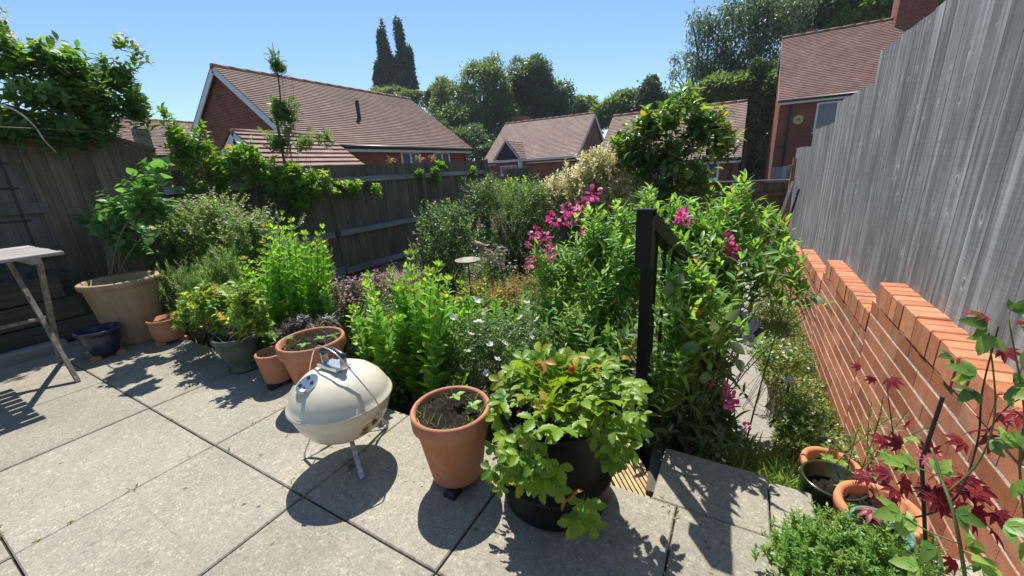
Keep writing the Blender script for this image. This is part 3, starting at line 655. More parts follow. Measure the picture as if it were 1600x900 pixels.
so = bpy.data.objects.new('sun', sl); COL.objects.link(so)
sd = Vector((-math.sin(SUN_AZ)*math.cos(SUN_EL), math.cos(SUN_AZ)*math.cos(SUN_EL), math.sin(SUN_EL)))
so.rotation_euler = (-sd).to_track_quat('-Z', 'Y').to_euler(); so.location = sd*30
cd = bpy.data.cameras.new('camera'); co = bpy.data.objects.new('camera', cd); COL.objects.link(co)
from mathutils import Matrix
co.matrix_world = Matrix(((CR[0], -CD[0], -CF[0], CAM[0]), (CR[1], -CD[1], -CF[1], CAM[1]), (CR[2], -CD[2], -CF[2], CAM[2]), (0, 0, 0, 1)))
cd.sensor_width = 36; cd.lens = FPX/1600*36; cd.clip_start = .02; cd.clip_end = 3000
sc.camera = co
vs = sc.view_settings; vs.view_transform = 'Standard'; vs.look = 'None'; vs.exposure = .66; vs.gamma = 1

# ------------------------------------------------------------------ ground
def ground_sheet():
    xs = np.unique(np.concatenate([np.linspace(-400, -20, 10), np.linspace(-20, -6, 12), np.linspace(-6, 2, 100), np.linspace(2, 20, 12), np.linspace(20, 400, 10)]))
    ys = np.unique(np.concatenate([np.linspace(-60, -3, 8), np.linspace(-3, 1, 12), np.linspace(1, 9.6, 110), np.linspace(9.6, 40, 14), np.linspace(40, 900, 12)]))
    X, Y = np.meshgrid(xs, ys); Zz = ground_z(X, Y)
    ins = (X > -4.9) & (X < .6) & (Y > 1.35) & (Y < 8)
    Zz = Zz+np.where(ins, rng.normal(0, .012, X.shape), 0)
    V = np.stack([X, Y, Zz], -1).reshape(-1, 3); nx = len(xs); ny = len(ys)
    i, j = np.meshgrid(np.arange(ny-1), np.arange(nx-1), indexing='ij'); a = i*nx+j
    return V, np.stack([a, a+1, a+nx+1, a+nx], -1).reshape(-1, 4)
struct('ground', ground_sheet(), M['earth'], smooth=True)

# patio slabs
XJ = [-5.0, -4.4, -3.79, -3.155, -2.525, -1.867, -1.243, -.639, -.077, .5, .70]
YJ = [-1.9, -1.25, -.62, .015, .582, 1.115]
sl_ = []
for i in range(len(XJ)-1):
    for j in range(len(YJ)-1):
        g = .003; x0, x1, y0, y1 = XJ[i]+g, XJ[i+1]-g, YJ[j]+g, YJ[j+1]-g
        if x1 < -4.3: continue
        x0 = max(x0, -4.3)
        zt = rng.normal(0, .0012)
        sl_.append(bbox_(x0, x1, y0, y1, -.055, zt, .004, rng.random()))
for (x0, x1, y0, y1, z) in ((-.155, .18, 1.1165, 1.39, -.004), (.186, .305, 1.1165, 1.37, -.009), (.311, .70, 1.1165, 1.275, -.012)):
    sl_.append(bbox_(x0, x1, y0, y1, -.07, z, .005, rng.random()))
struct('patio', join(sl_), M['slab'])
struct('patio_bedding', box(-4.29, .69, -1.88, 1.112, -.05, -.011), M['sand'])
# lower path
ys = np.linspace(1.9, 7.9, 60); pv = []; 
for y in ys:
    cx = .15+.04*math.sin(y*1.3); a = cx-.19+rng.normal(0, .02); b = cx+.18+rng.normal(0, .02)
    pv += [(x, y, gz(x, y)+.022) for x in np.linspace(a, b, 4)]
pf = [(i*4+j, i*4+j+1, (i+1)*4+j+1, (i+1)*4+j) for i in range(len(ys)-1) for j in range(3)]
struct('path', (np.array(pv), pf), M['path'], smooth=True)

# ------------------------------------------------------------------ timber steps
st = thing('timber_step', 'ribbed timber decking step sunk between the slab corner and the black planter', 'step', (-.25, 1.25, -.1))
rb = []
ang = math.atan2(-.17, .13); cx, cy = -.255, 1.235
u = np.array([.13, -.17, 0]); u = u/np.linalg.norm(u); v = np.array([-u[1], u[0], 0])
for k in range(9):
    c = np.array([cx, cy, -.062])+v*(k-4)*.0165
    rb.append(beam(c-u*.22, c+u*.13, .0115, .03, rnd=rng.random()))
rb.append(beam(np.array([cx, cy, -.085])-u*.22, np.array([cx, cy, -.085])+u*.13, .15, .025, rnd=.3))
part('tread', join(rb), M['deck'], st)
part('riser', join([beam((-.19, 1.45, -.10), (-.165, 1.17, -.10), .04, .14, rnd=.2), beam((-.5, 1.42, -.2), (-.2, 1.46, -.2), .045, .2, rnd=.4)]), M['sleeper'], st)
for k in range(3):
    s2 = thing('timber_step', ['second sleeper step below the ribbed tread under the pea stems', 'third sleeper step halfway down beneath the handrail', 'lowest sleeper step where the stair meets the pale path'][k], 'step', (-.1, 1.75+.33*k, -.3-.06*k), 'sleeper steps under the handrail')
    part('tread', box(-.5, -.06, 1.62+.33*k, 1.9+.33*k, -.36-.09*k, -.22-.09*k, .4), M['sleeper'], s2)

# ------------------------------------------------------------------ handrail
hr = thing('stair_handrail', 'black metal stair handrail with square post rising among the pea plants', 'handrail', (-.255, 1.4, -.1))
pb = np.array([-.262, 1.42, -.12]); pt = np.array([-.262, 1.42, .86])
part('post', join([beam(pb, pt, .04, .04, (0, 1, 0)), beam(pb+[0, 0, .0], pb+[0, 0, .012], .1, .1, (0, 1, 0))]), M['blackmetal'], hr)
re_ = np.array([-.13, 2.55, .36])
r0 = np.array([-.262, 1.375, .885])
dr = (re_-r0)
part('rail', join([beam(r0, re_, .05, .055), ]), M['blackmetal'], hr)
part('rail_end', join([beam(r0+[0, -.02, .03], r0+[0, -.02, -.16], .052, .045, (0, 1, 0)), beam(r0+[0, -.042, .026], r0+[0, .03, .022], .052, .022)]), M['blackmetal'], hr)
for k in range(8):
    t = (k+1)/9.5; p = r0+dr*t
    part('baluster', tube([p+[0, 0, -.02], [p[0], p[1], p[2]-.72]], .008, 6), M['blackmetal'], hr)
part('bottom_rail', beam(r0+dr*.03+[0, 0, -.74], r0+dr*.95+[0, 0, -.74], .03, .03), M['blackmetal'], hr)
part('post', beam(re_+[0, -.03, -.9], re_+[0, -.03, .0], .04, .04, (0, 1, 0)), M['blackmetal'], hr)

# ------------------------------------------------------------------ right brick wall and fence
WX = .66
bays = [(-.9, 1.05, .43, 1.9), (1.05, 2.59, .43, 1.89), (2.59, 3.92, .25, 1.71), (3.92, 5.22, .07, 1.52), (5.22, 6.6, -.11, 1.34), (6.6, 8.3, -.29, 1.15)]
wall = thing('brick_wall', 'low stepped orange brick wall with coping under the tall grey fence', 'wall', (WX+.1, 3.5, -.7))
bk = []; cp = []; mo = []
for (y0, y1, zt, zf) in bays:
    zc = zt-.107
    mo.append(box(WX+.0016, WX+.2, y0+.002, y1-.002, -.9, zc-.006))
    nrow = int((zc+.78)/.075)
    for r in range(nrow):
        zb = zc-.075*(r+1)+.004; off = (r % 2)*.1125
        y = math.floor(y0/.225)*.225-off
        while y < y1:
            a, b = max(y, y0+.001), min(y+.2215, y1-.001)
            if b-a > .03: 
                j = .0016*(rng.random()-.5)
                bk.append(box(WX+j, WX+.1, a, b, zb+.001, zb+.0635, rng.random()))
            y += .225
    y = y0+.003
    while y+.066 <= y1:
        j = rng.normal(0, .0018)
        cp.append(bbox_(WX-.004+j, WX+.205, y, y+.0685, zc, zt+rng.normal(0, .0016), .005, rng.random())); y += .0748
    mo.append(box(WX+.0045, WX+.195, y0+.004, y-.012, zc-.004, zt-.008))
part('brickwork', join(bk), M['brick'], wall)
part('coping', join(cp), M['coping'], wall)
part('mortar', join(mo), M['mortar'], wall)
FX = .752
fen = thing('wooden_fence', 'tall weathered grey board fence stepping down behind the orange brick wall', 'fence', (FX+.03, 3.5, 0), 'garden boundary fences')
for (y0, y1, zt, zf) in bays:
    bd = []; y = y0
    while y < y1-.01:
        wd = .13+rng.normal(0, .004); b = min(y+wd, y1); j = .004*(rng.random()-.5); ln = .016*(rng.random()-.5)
        # feathered boards overlap: thick edge to thin edge
        V = np.array([(FX-.0006+j*.08, y, zt-.25), (FX+.0003+j*.08, b+.001, zt-.25), (FX+.022, b+.008, zt-.25), (FX+.022, y, zt-.25),
                      (FX-.0006+j*.08, y, zf+ln), (FX+.0003+j*.08, b+.001, zf+ln), (FX+.022, b+.008, zf+ln), (FX+.022, y, zf+ln)])
        bd.append((V, BOXF, np.full(8, rng.random()))); y = b
    part('board_panel', join(bd), M['fence_grey'], fen)
    part('post', box(FX+.03, FX+.12, y1-.09, y1-.002, -.9, zf-.03, .5), M['fence_grey'], fen)

# ------------------------------------------------------------------ left boundary
LX = -4.9
lf = thing('wooden_fence', 'long shaded brown board fence with pale rails behind the flower bed', 'fence', (LX, 4.5, -.5), 'garden boundary fences')
def boards_y(x0, x1, y0, y1, zb, ztf, wd=.115, thick=.02):
    bd = []; y = y0
    while y < y1-.01:
        b = min(y+wd+rng.normal(0, .004), y1); zt = ztf((y+b)/2)+rng.normal(0, .004); zbb = zb(y) if callable(zb) else zb; j = rng.normal(0, .002)
        bd.append(box(x0+j, x1+j, y+.0015, b-.0015, zbb, zt, rng.random())); y = b
    return join(bd)
zL = lambda y: gz(LX, y)
edges = [1.75, 3.6, 5.45, 7.5]
for i in range(3):
    a, b = edges[i], edges[i+1]
    part('board_panel', boards_y(LX-.01, LX+.01, a, b, lambda y: gz(-4.8, y)+.12, lambda y: 1.235+.008*(y-1.7)), M['fence_brown'], lf)
    gb = gz(-4.8, (a+b)/2)
    part('gravel_board', box(LX-.012, LX+.022, a, b, gb-.2, gb+.115, rng.random()), M['rail'], lf)
    for zz in (1.05, .33, -.22):
        part('rail', join([beam((LX+.04, a, zz), (LX+.04, b-.1, zz), .055, .075, rnd=rng.random())]), M['rail'], lf)
    px0 = LX+.012 if i else LX-.11
    part('post', box(px0, px0+.093, b-.1, b, -.8, 1.30 if i == 2 else 1.16, rng.random()), M['fence_brown'], lf)
# near tall part with a raked top and raised bed
nf = thing('wooden_fence', 'taller dark fence with raked top behind the slatted table and trellis', 'fence', (LX, .3, 0), 'garden boundary fences')
part('board_panel', boards_y(LX-.01, LX+.012, -2.2, .98, -.1, lambda y: 1.72, .15), M['fence_pale'], nf)
part('board_panel', boards_y(LX+.014, LX+.036, .93, 1.74, -.2, lambda y: 1.70-.36*(y-.98), .13), M['fence_brown'], nf)
for zz in (.62, .98, 1.5): part('rail', beam((LX+.032, -2.2, zz), (LX+.032, .97, zz), .04, .085, rnd=.4), M['fence_pale'], nf)
part('capping', beam((LX+.02, .95, 1.725), (LX+.02, 1.78, 1.425), .07, .035, rnd=.4), M['fence_brown'], nf)
part('post', box(LX-.12, LX-.02, 1.70, 1.80, -.5, 1.62, .8), M['rail'], nf)
rbw = thing('raised_bed', 'dark old timber sleeper raised bed behind the table and blue pot', 'raised bed', (-4.15, 0, 0))
for k in range(3):
    part('sleeper', box(-4.44, -4.32-.003*k, -2.2, .9-.06*k, .012+.165*k, .165+.165*k, rng.random()), M['sleeper'], rbw)
part('sleeper', box(-4.87, -4.45, .72, .86, .0, .49, .3), M['sleeper'], rbw)
part('soil', box(-4.87, -4.442, -2.2, .72, -.05, .44), M['earth'], rbw)
kb = thing('sleeper_kerb', 'low pale weathered timber kerb lying at the foot of the raised bed', 'kerb', (-4.0, .2, 0))
part('timber', bbox_(-4.2, -4.11, -2.2, .66, .002, .075, .01, .8), M['rail'], kb)

# back fence
bf = thing('wooden_fence', 'low brown board fence closing the far end of the garden', 'fence', (-2, 8.3, -.6), 'garden boundary fences')
def boards_x(x0, x1, y0, y1, zb, ztf, wd=.12):
    bd = []; x = x0
    while x < x1-.01:
        b = min(x+wd+rng.normal(0, .004), x1); bd.append(box(x+.0015, b-.0015, y0, y1, zb, ztf((x+b)/2)+rng.normal(0, .004), rng.random())); x = b
    return join(bd)
for a, b, z in ((-4.88, -4.2, 1.08), (-4.2, -1.2, .72), (-1.2, .76, .62)):
    part('board_panel', boards_x(a, b, 8.29, 8.31, -.75, lambda x: z), M['fence_brown'], bf)
    part('post', box(b-.09, b, 8.2, 8.285, -.8, z+.03, .4), M['fence_brown'], bf)
    for zz in (z-.2, z-.85): part('rail', beam((a, 8.26, zz), (b-.1, 8.26, zz), .075, .05, rnd=.3), M['fence_brown'], bf)
    part('capping', box(a, b-.002, 8.27, 8.335, z+.012, z+.035, .9), M['rail'], bf)
sf = thing('fence_panel', 'short pale grey board panel standing beyond the far fence by the house', 'fence', (.75, 9.6, -.6))
part('board_panel', boards_x(.52, .98, 9.6, 9.62, -1.2, lambda x: .83, .15), M['fence_grey'], sf)
op = thing('garden_post', 'thin orange wooden post at the far end of the grey fence', 'post', (.70, 8.0, -.7))
part('post', join([beam((.70, 8.05, -.7), (.735, 8.05, 1.0), .055, .055, (0, 1, 0)), beam((.66, 8.05, .86), (.74, 8.05, .87), .05, .05)]), M['orangewood'], op)
for k, (p, q, lab) in enumerate((((.42, 7.0, -.62), (.70, 7.5, .66), 'bleached timber batten leaning on the far end of the grey fence'), ((.55, 6.9, -.62), (.735, 7.0, .58), 'thin black pole leaning on the far end of the grey fence'))):
    o = thing('garden_batten' if k == 0 else 'garden_pole', lab, 'batten' if k == 0 else 'pole', p)
    part('shaft', beam(p, q, .045 if k == 0 else .02, .03 if k == 0 else .02), M['rail'] if k == 0 else M['black'], o)

# ------------------------------------------------------------------ trellis
tr = thing('wire_trellis', 'rusty wire mesh trellis standing in the raised bed before the fence', 'trellis', (-4.55, .3, .4))
wv = []
for y in (-.9, -.6, -.3, .02, .27, .52, .76): wv.append(tube([(-4.55, y, .3), (-4.57, y+.01, 1.38)], .009, 5))
for z in (.62, .90, 1.13, 1.3): wv.append(tube([(-4.54, -1.2, z), (-4.54, .8, z)], .008, 5))
part('wires', join(wv), M['wire'], tr)

# ------------------------------------------------------------------ slatted table
tb = thing('slatted_table', 'bleached wooden folding table with slatted top and crossed legs', 'table', (-3.55, 0, 0))
zt = .775
for k in range(9):
    x = -3.86+k*.0775
    part('slat', bbox_(x, x+.06, -.62, .625+rng.normal(0, .003), zt-.018, zt, .003, rng.random()), M['table'], tb)
for y in (.52, -.5): part('crossbar', box(-3.86, -3.19, y-.02, y+.02, zt-.05, zt-.02, .5), M['table'], tb)
for y in (.53, -.5):
    part('leg', beam((-3.31, y-.02, .0), (-3.78, y-.02, zt-.05), .034, .02, (0, 1, 0), .4), M['tableleg'], tb)
    part('leg', beam((-3.80, y+.015, .0), (-3.28, y+.015, zt-.05), .034, .02, (0, 1, 0), .6), M['tableleg'], tb)
part('brace', tube([(-3.55, -.5, .37), (-3.55, .53, .37)], .011, 6), M['tableleg'], tb)

# ------------------------------------------------------------------ pots
def soil_disc(c, r, z, seed=0, amp=.012):
    n = 26; V = [(c[0], c[1], c[2]+z+amp)]; F = []
    rr = np.linspace(0, r, 7)[1:]
    for i, q in enumerate(rr):
        for j in range(n):
            a = j*2*np.pi/n; V.append((c[0]+q*math.cos(a), c[1]+q*math.sin(a), c[2]+z+rng.normal(0, amp*.6)+amp*(1-(q/r)**2)))
    for j in range(n): F.append((0, 1+j, 1+(j+1) % n))
    for i in range(5):
        for j in range(n): F.append((1+i*n+j, 1+(i+1)*n+j, 1+(i+1)*n+(j+1) % n, 1+i*n+(j+1) % n))
    return np.array(V), F
def pot(name, label, c, prof, mat, soil=None, n=48, rfun=None, feet=0, fr=.1, group=None, footmat='black', tilt=None):
    z0 = .025 if feet else 0.0
    c = np.array([c[0], c[1], c[2]+z0], float)
    root = thing(name, label, 'pot', (c[0], c[1], c[2]-z0), group)
    part('vessel', lathe(prof, c, n, rfun), M[mat], root, True)
    if soil: part('soil', soil_disc(c, soil[0], soil[1]), M['compost'], root, True)
    for k in range(feet):
        a = k*2*math.pi/feet-1.15; x, y = c[0]+fr*math.cos(a), c[1]+fr*math.sin(a)
        part('foot', bbox_(x-.022, x+.022, y-.022, y+.022, c[2]-z0+.001, c[2]+.004, .006), M[footmat], root)
    return root
def tp(rt, rb, h, rim=.0, rimh=.0, th=.016, inner=None):
    """profile of a tapered flower pot: outside up, lip, inside down"""
    ins = inner or h*.45; o = [(0, 0), (rb-.006, 0), (rb, .006)]
    if rim: o += [(rt-rim-.003, h-rimh-.004), (rt-.004, h-rimh), (rt-.001, h-rimh+.006), (rt, h-.008)]
    else: o += [(rb+(rt-rb)*.5, h*.5), (rt, h-.008)]
    o += [(rt-.004, h-.001), (rt-.010, h), (rt-th, h-.005), (rt-th-.003, h-rimh*.8-.02), (rt-th-rim-.01, ins), (0.0, ins)]
    return o
GP = 'flower pots on the patio'
pA = (-.80, .905, 0)
pot('terracotta_pot', 'terracotta pot with thick rim, grassy compost and seedlings right of the barbecue', pA, tp(.139, .092, .272, .012, .058), 'terracotta', (.124, .243), feet=3, fr=.088, group=GP)
pB = (-1.80, 1.06, 0)
pot('terracotta_pot', 'terracotta pot with seedlings partly hidden behind the barbecue', pB, tp(.158, .10, .29, .012, .06), 'terracotta', (.14, .25), feet=3, fr=.09, group=GP)
flut = lambda rr, a, z: rr-.0035*np.abs(np.sin(a*17))*(1 if .02 < z < .15 else 0)
pC = (-2.13, 1.03, 0)
pot('fluted_pot', 'small fluted terracotta pot between the green pot and the seedling pot', pC, tp(.088, .068, .17, .0, .0, .012, .13), 'terracotta', (.078, .135), 68, flut, 3, .055, GP)
pD = (-2.52, 1.05, 0)
pot('green_pot', 'dark green plastic pot with beaded rim under the variegated shrub', pD, [(0, 0), (.085, 0), (.09, .015), (.072, .03), (.095, .07), (.115, .15), (.122, .19), (.13, .195), (.133, .21), (.13, .225), (.118, .222), (.11, .18), (0, .18)], 'greenpot', (.11, .185), group=GP)
pE = (-3.5, 1.04, 0)
pot('terracotta_pot', 'squat round terracotta pot on brick feet before the biggest pot', pE, [(0, 0), (.07, 0), (.084, .012), (.096, .06), (.099, .115), (.095, .14), (.1, .146), (.1, .162), (.091, .162), (.085, .12), (0, .12)], 'terracotta', (.085, .13), feet=3, fr=.075, group=GP, footmat='terracotta')
pF = (-3.65, .735, 0)
pot('glazed_pot', 'dark blue glazed bowl pot standing in the shade on small feet', pF, [(0, 0), (.065, 0), (.073, .02), (.094, .08), (.104, .13), (.107, .15), (.118, .156), (.12, .166), (.115, .176), (.103, .17), (.098, .12), (0, .12)], 'blue', (.095, .13), feet=3, fr=.07, group=GP, footmat='terracotta')
pG = (-3.82, .965, 0)
pot('large_pot', 'biggest weathered terracotta pot with a rolled rim and a round-leaved shrub', pG, [(0.0, 0.0), (0.1332, 0.0), (0.1404, 0.0184), (0.1692, 0.184), (0.1908, 0.3496), (0.1998, 0.414), (0.2007, 0.4278), (0.216, 0.4324), (0.2232, 0.4508), (0.2205, 0.4692), (0.207, 0.4747), (0.1935, 0.4646), (0.18, 0.3864), (0.0, 0.3864)], 'terracotta_old', (.18, .405), group=GP)
# black tiered strawberry planter
pS = np.array([-.455, 1.005, 0])
sp_ = thing('strawberry_planter', 'black plastic tiered planter overflowing with strawberry leaves', 'planter', pS)
part('vessel', lathe([(0, 0), (.165, 0), (.178, .012), (.182, .05), (.185, .10), (.19, .108), (.186, .118), (.168, .122), (.158, .14), (.162, .25), (.168, .315), (.176, .32), (.178, .332), (.170, .336), (.16, .32), (.15, .28), (0, .28)], pS, 56), M['planter'], sp_, True)
part('soil', soil_disc(pS, .155, .29), M['compost'], sp_, True)

# right-hand pots on the lower ground
latt = lambda rr, a, z: rr+.007*np.maximum(np.abs(np.sin(a*10+z*60)), np.abs(np.sin(a*10-z*60)))**4*(1 if .02 < z < .165 else 0)
GR = 'pots against the brick wall'
def latprof(rt, rb, h):
    k = 44; o = [(0, 0), (rb, 0)]+[(rb+(rt-rb)*(i/k), .004+(h-.05)*i/k) for i in range(1, k)]+[(rt+.008, h-.045), (rt+.011, h-.02), (rt+.008, h-.003), (rt-.002, h), (rt-.012, h-.01), (rt-.02, h*.7), (0, h*.7)]
    return o
q1 = Zp(1299, 722, -.10); q2 = Zp(1303, 747, .0); q3 = Zp(1375, 790, .03); q4 = Zp(1376, 822, .09)
for q in (q1, q2, q3, q4): pass
pot('lattice_pot', 'terracotta lattice pot with pale seedlings furthest along the brick wall', (q1[0], q1[1], -.34), latprof(.088, .066, .24), 'terracotta_orange', (.08, .195), 120, latt, group=GR)
pot('glazed_pot', 'dark green glazed cylinder pot between the two lattice pots', (q2[0], q2[1], -.23), [(0, 0), (.08, 0), (.088, .01), (.09, .12), (.092, .21), (.094, .224), (.09, .23), (.084, .225), (.082, .15), (0, .15)], 'greenglaze', (.082, .165), group=GR)
pot('lattice_pot', 'terracotta lattice pot holding gravel and maple stems nearest the mound plant', (q3[0], q3[1], -.19), latprof(.098, .072, .22), 'terracotta_orange', (.088, .175), 120, latt, group=GR)
pot('glazed_pot', 'teal glazed pot rim showing just behind the low mound plant', (q4[0], q4[1], -.125), [(0, 0), (.045, 0), (.053, .01), (.062, .12), (.065, .2), (.07, .207), (.067, .216), (.059, .21), (.056, .14), (0, .14)], 'teal', (.057, .185), group=GR)

# seedlings and grass in pots
def seedling(name, label, spots, mat, base, size=.03):
    root = thing(name, label, 'seedling', base)
    f = Fol(); tb_ = []
    for (x, y, z, h) in spots:
        p = np.array([[x, y, z+h]]*4); a = np.arange(4)*1.57+rng.random()*3
        d = np.stack([np.cos(a), np.sin(a), np.full(4, .35)], 1)
        f.add('ovate', p, d, np.array([[0, 0, 1.]]*4), size*(.6+.6*rng.random(4)))
        tb_.append(tube([(x, y, z-.005), (x+.002, y, z+h)], .0015, 4))
    part('leaves', f.geo(), mat, root); part('stems', join(tb_), M['stem'], root); return root
seedling('seedling', 'pair of pale green seedlings in the pot right of the barbecue', [(pA[0]+.0, pA[1]+.03, .27, .045), (pA[0]+.07, pA[1]+.03, .268, .03)], L['sedum'], (pA[0], pA[1], .265), .034)
seedling('seedling', 'leafy seedlings in the pot behind the barbecue', [(pB[0]-.06, pB[1]-.07, .272, .06), (pB[0]+.05, pB[1]+.02, .272, .04), (pB[0]+.02, pB[1]-.05, .272, .03), (pB[0]+.08, pB[1]+.07, .272, .04)], L['vine'], (pB[0], pB[1], .27), .034)
seedling('seedling', 'two pale seedlings in the furthest lattice pot', [(q1[0]-.01, q1[1]+.03, -.135, .025), (q1[0]+.04, q1[1]+.02, -.135, .025)], L['sedum'], (q1[0], q1[1], -.14), .035)
seedling('seedling', 'small green shoots in the dark green glazed pot', [(q2[0]+.05, q2[1]+.0, -.06, .04), (q2[0]+.055, q2[1]-.03, -.06, .03), (q2[0]+.02, q2[1]-.03, -.06, .05)], L['vine'], (q2[0], q2[1], -.065), .03)
def grass_ring(label, c, r, z, n=120):
    root = thing('grass_tuft', label, 'grass', (c[0], c[1], z))
    a = rng.random(n)*2*np.pi; q = r*(.72+.28*rng.random(n)); P = np.stack([c[0]+q*np.cos(a), c[1]+q*np.sin(a), np.full(n, z-.004)], 1)
    D = rvec(n)*.8+np.array([0, 0, .55]); f = Fol(); f.add('blade', P, D, rvec(n), .02+.035*rng.random(n), None, 1.6); part('blades', f.geo(), L['grass'], root)
grass_ring('ring of fine grass round the compost right of the barbecue', pA, .12, .274)
grass_ring('ring of fine grass round the compost behind the barbecue', pB, .135, .278)
grass_ring('weeds sprouting in the small fluted pot', pC, .075, .145, 120)
# perlite-like crumbs and dry bits
deb = Fol(); n = 160; P = np.stack([rng.uniform(-3.9, .1, n), rng.uniform(.75, 1.1, n), np.full(n, .003)], 1); deb.add('lance2', P, np.concatenate([rng.normal(size=(n, 2)), np.zeros((n, 1))], 1), np.array([[0, 0, 1.]]*n), .012+.014*rng.random(n))
struct('leaf_litter', deb.geo(), L['tan'], 'stuff', label='scattered dry leaf bits along the planted edge of the patio', cat='litter')

# ------------------------------------------------------------------ barbecue
bc = np.array([-1.262, .812, 0.0]); RZ = .27
bb = thing('kettle_barbecue', 'small cream kettle barbecue on thin metal legs with rusty vent', 'barbecue', bc)
part('bowl', lathe([(0, .105), (.05, .108), (.095, .122), (.135, .152), (.163, .195), (.174, .225), (.1755, .229), (.1745, .233), (.180, .255), (.183, RZ-.006), (.176, RZ-.006), (.15, .2), (0, .16)], bc, 64), M['enamel'], bb, True)
lid = part('lid', lathe([(.1795, RZ-.004), (.1885, RZ-.006), (.1915, RZ-.001), (.189, RZ+.006), (.183, RZ+.010), (.176, RZ+.03), (.158, RZ+.062), (.128, RZ+.092), (.092, RZ+.112), (.05, RZ+.123), (0, RZ+.126)], bc, 64), M['enamel'], bb, True)
zl = RZ+.118
hp = lambda x, z, y=0.0: np.array([bc[0]+x, bc[1]+y, z])
def subpart(name, geo, mat, parent, smooth=False): return part(name, geo, mat, parent, smooth)
# heat shield, posts, grip
sh = [hp(-.052, zl+.012, -.03), hp(.052, zl+.012, -.03), hp(.052, zl+.012, .03), hp(-.052, zl+.012, .03)]
subpart('heat_shield', join([beam(hp(-.055, zl+.014), hp(.055, zl+.014), .062, .003), beam(hp(-.055, zl+.018, -.033), hp(.055, zl+.018, -.033), .006, .012)]), M['alu'], lid)
for s in (-1, 1): subpart('handle_post', beam(hp(.052*s, zl+.0), hp(.056*s, zl+.058), .026, .005, (1, 0, 0)), M['alu'], lid)
subpart('grip', tube(smooth_line([hp(-.062, zl+.052), hp(-.05, zl+.066), hp(0, zl+.076), hp(.05, zl+.066), hp(.062, zl+.052)], 5), [.009]+[.0125]*19+[.009], 10), M['handle'], lid, True)
# vent disc on the lid facing the camera side
va = math.radians(-100); vr = .108; vz = RZ+.1055
vn = np.array([math.cos(va)*.42, math.sin(va)*.42, .9]); vn /= np.linalg.norm(vn)
vc = np.array([bc[0]+vr*math.cos(va), bc[1]+vr*math.sin(va), vz])
def disc(c, nrm, r, h, n=28):
    s = np.cross(nrm, (1, 0, 0)); s /= np.linalg.norm(s); t = np.cross(nrm, s)
    V = [c+nrm*k*h+r*(math.cos(a)*s+math.sin(a)*t) for k in (0, 1) for a in np.arange(n)*2*np.pi/n]
    return np.array(V), [tuple(range(n-1, -1, -1)), tuple(range(n, 2*n))]+[(j, (j+1) % n, n+(j+1) % n, n+j) for j in range(n)]
vd = subpart('vent_disc', disc(vc-vn*.006, vn, .042, .009), M['alu'], lid)
s_ = np.cross(vn, (1, 0, 0)); s_ /= np.linalg.norm(s_); t_ = np.cross(vn, s_)
subpart('vent_hole', join([disc(vc+vn*.0042+.025*(math.cos(a)*s_+math.sin(a)*t_), vn, .0075, .0012, 14) for a in (.6, 2.2, 3.6, 5.0)]), M['black'], lid)
subpart('vent_tab', beam(vc+vn*.008+t_*-.006-s_*.0+np.array([.012, -.034, -.012]), vc+vn*.008+np.array([.034, -.030, -.014]), .013, .012), M['aluold'], lid)
# carrying wire over the lid
wy = .03
part('wire_bail', tube(smooth_line([hp(-.196, RZ-.03, .01), hp(-.192, RZ+.05, .008), hp(-.125, RZ+.155, .0), hp(-.07, RZ+.2, -.012), hp(-.03, RZ+.213, -.02), hp(.05, RZ+.2, -.022), hp(.115, RZ+.14, -.016), hp(.185, RZ+.045, 0), hp(.199, RZ-.0, .006), hp(.196, RZ-.075, .012)], 5), .0028, 6), M['alu'], bb, True)
# legs
hub = hp(0, .085)
part('hub', lathe([(0, .068), (.018, .07), (.022, .085), (.018, .108), (0, .11)], bc, 18), M['aluold'], bb, True)
for a0 in (math.radians(-28), math.radians(92), math.radians(212)):
    ca, sa = math.cos(a0), math.sin(a0)
    f_ = lambda r, z: np.array([bc[0]+r*ca, bc[1]+r*sa, z])
    pts = smooth_line([f_(.135, .16), f_(.15, .10), f_(.185, .03), f_(.192, .008), f_(.175, .004), f_(.10, .04), f_(.03, .082), f_(.0, .088)], 5)
    if a0 < 0: pts = smooth_line([f_(.03, .10), f_(.055, .085), f_(.10, .048), f_(.165, .004)], 5); 
    gl = []
    for i in range(len(pts)-1): gl.append(beam(pts[i], pts[i+1]+(pts[i+1]-pts[i])*.15, .017 if a0 < 0 else .011, .0045, np.array([-sa, ca, 0]) if False else (0, 0, 1) if abs((pts[i+1]-pts[i])[2]) < .9*np.linalg.norm(pts[i+1]-pts[i]) else (ca, sa, 0)))
    part('leg', join(gl), M['aluold'], bb)
va2 = math.radians(2)
part('vent_hole', disc(np.array([bc[0]+.164*math.cos(va2), bc[1]+.164*math.sin(va2), .196]), np.array([math.cos(va2)*.86, math.sin(va2)*.86, -.5]), .012, .003, 14), M['black'], bb)

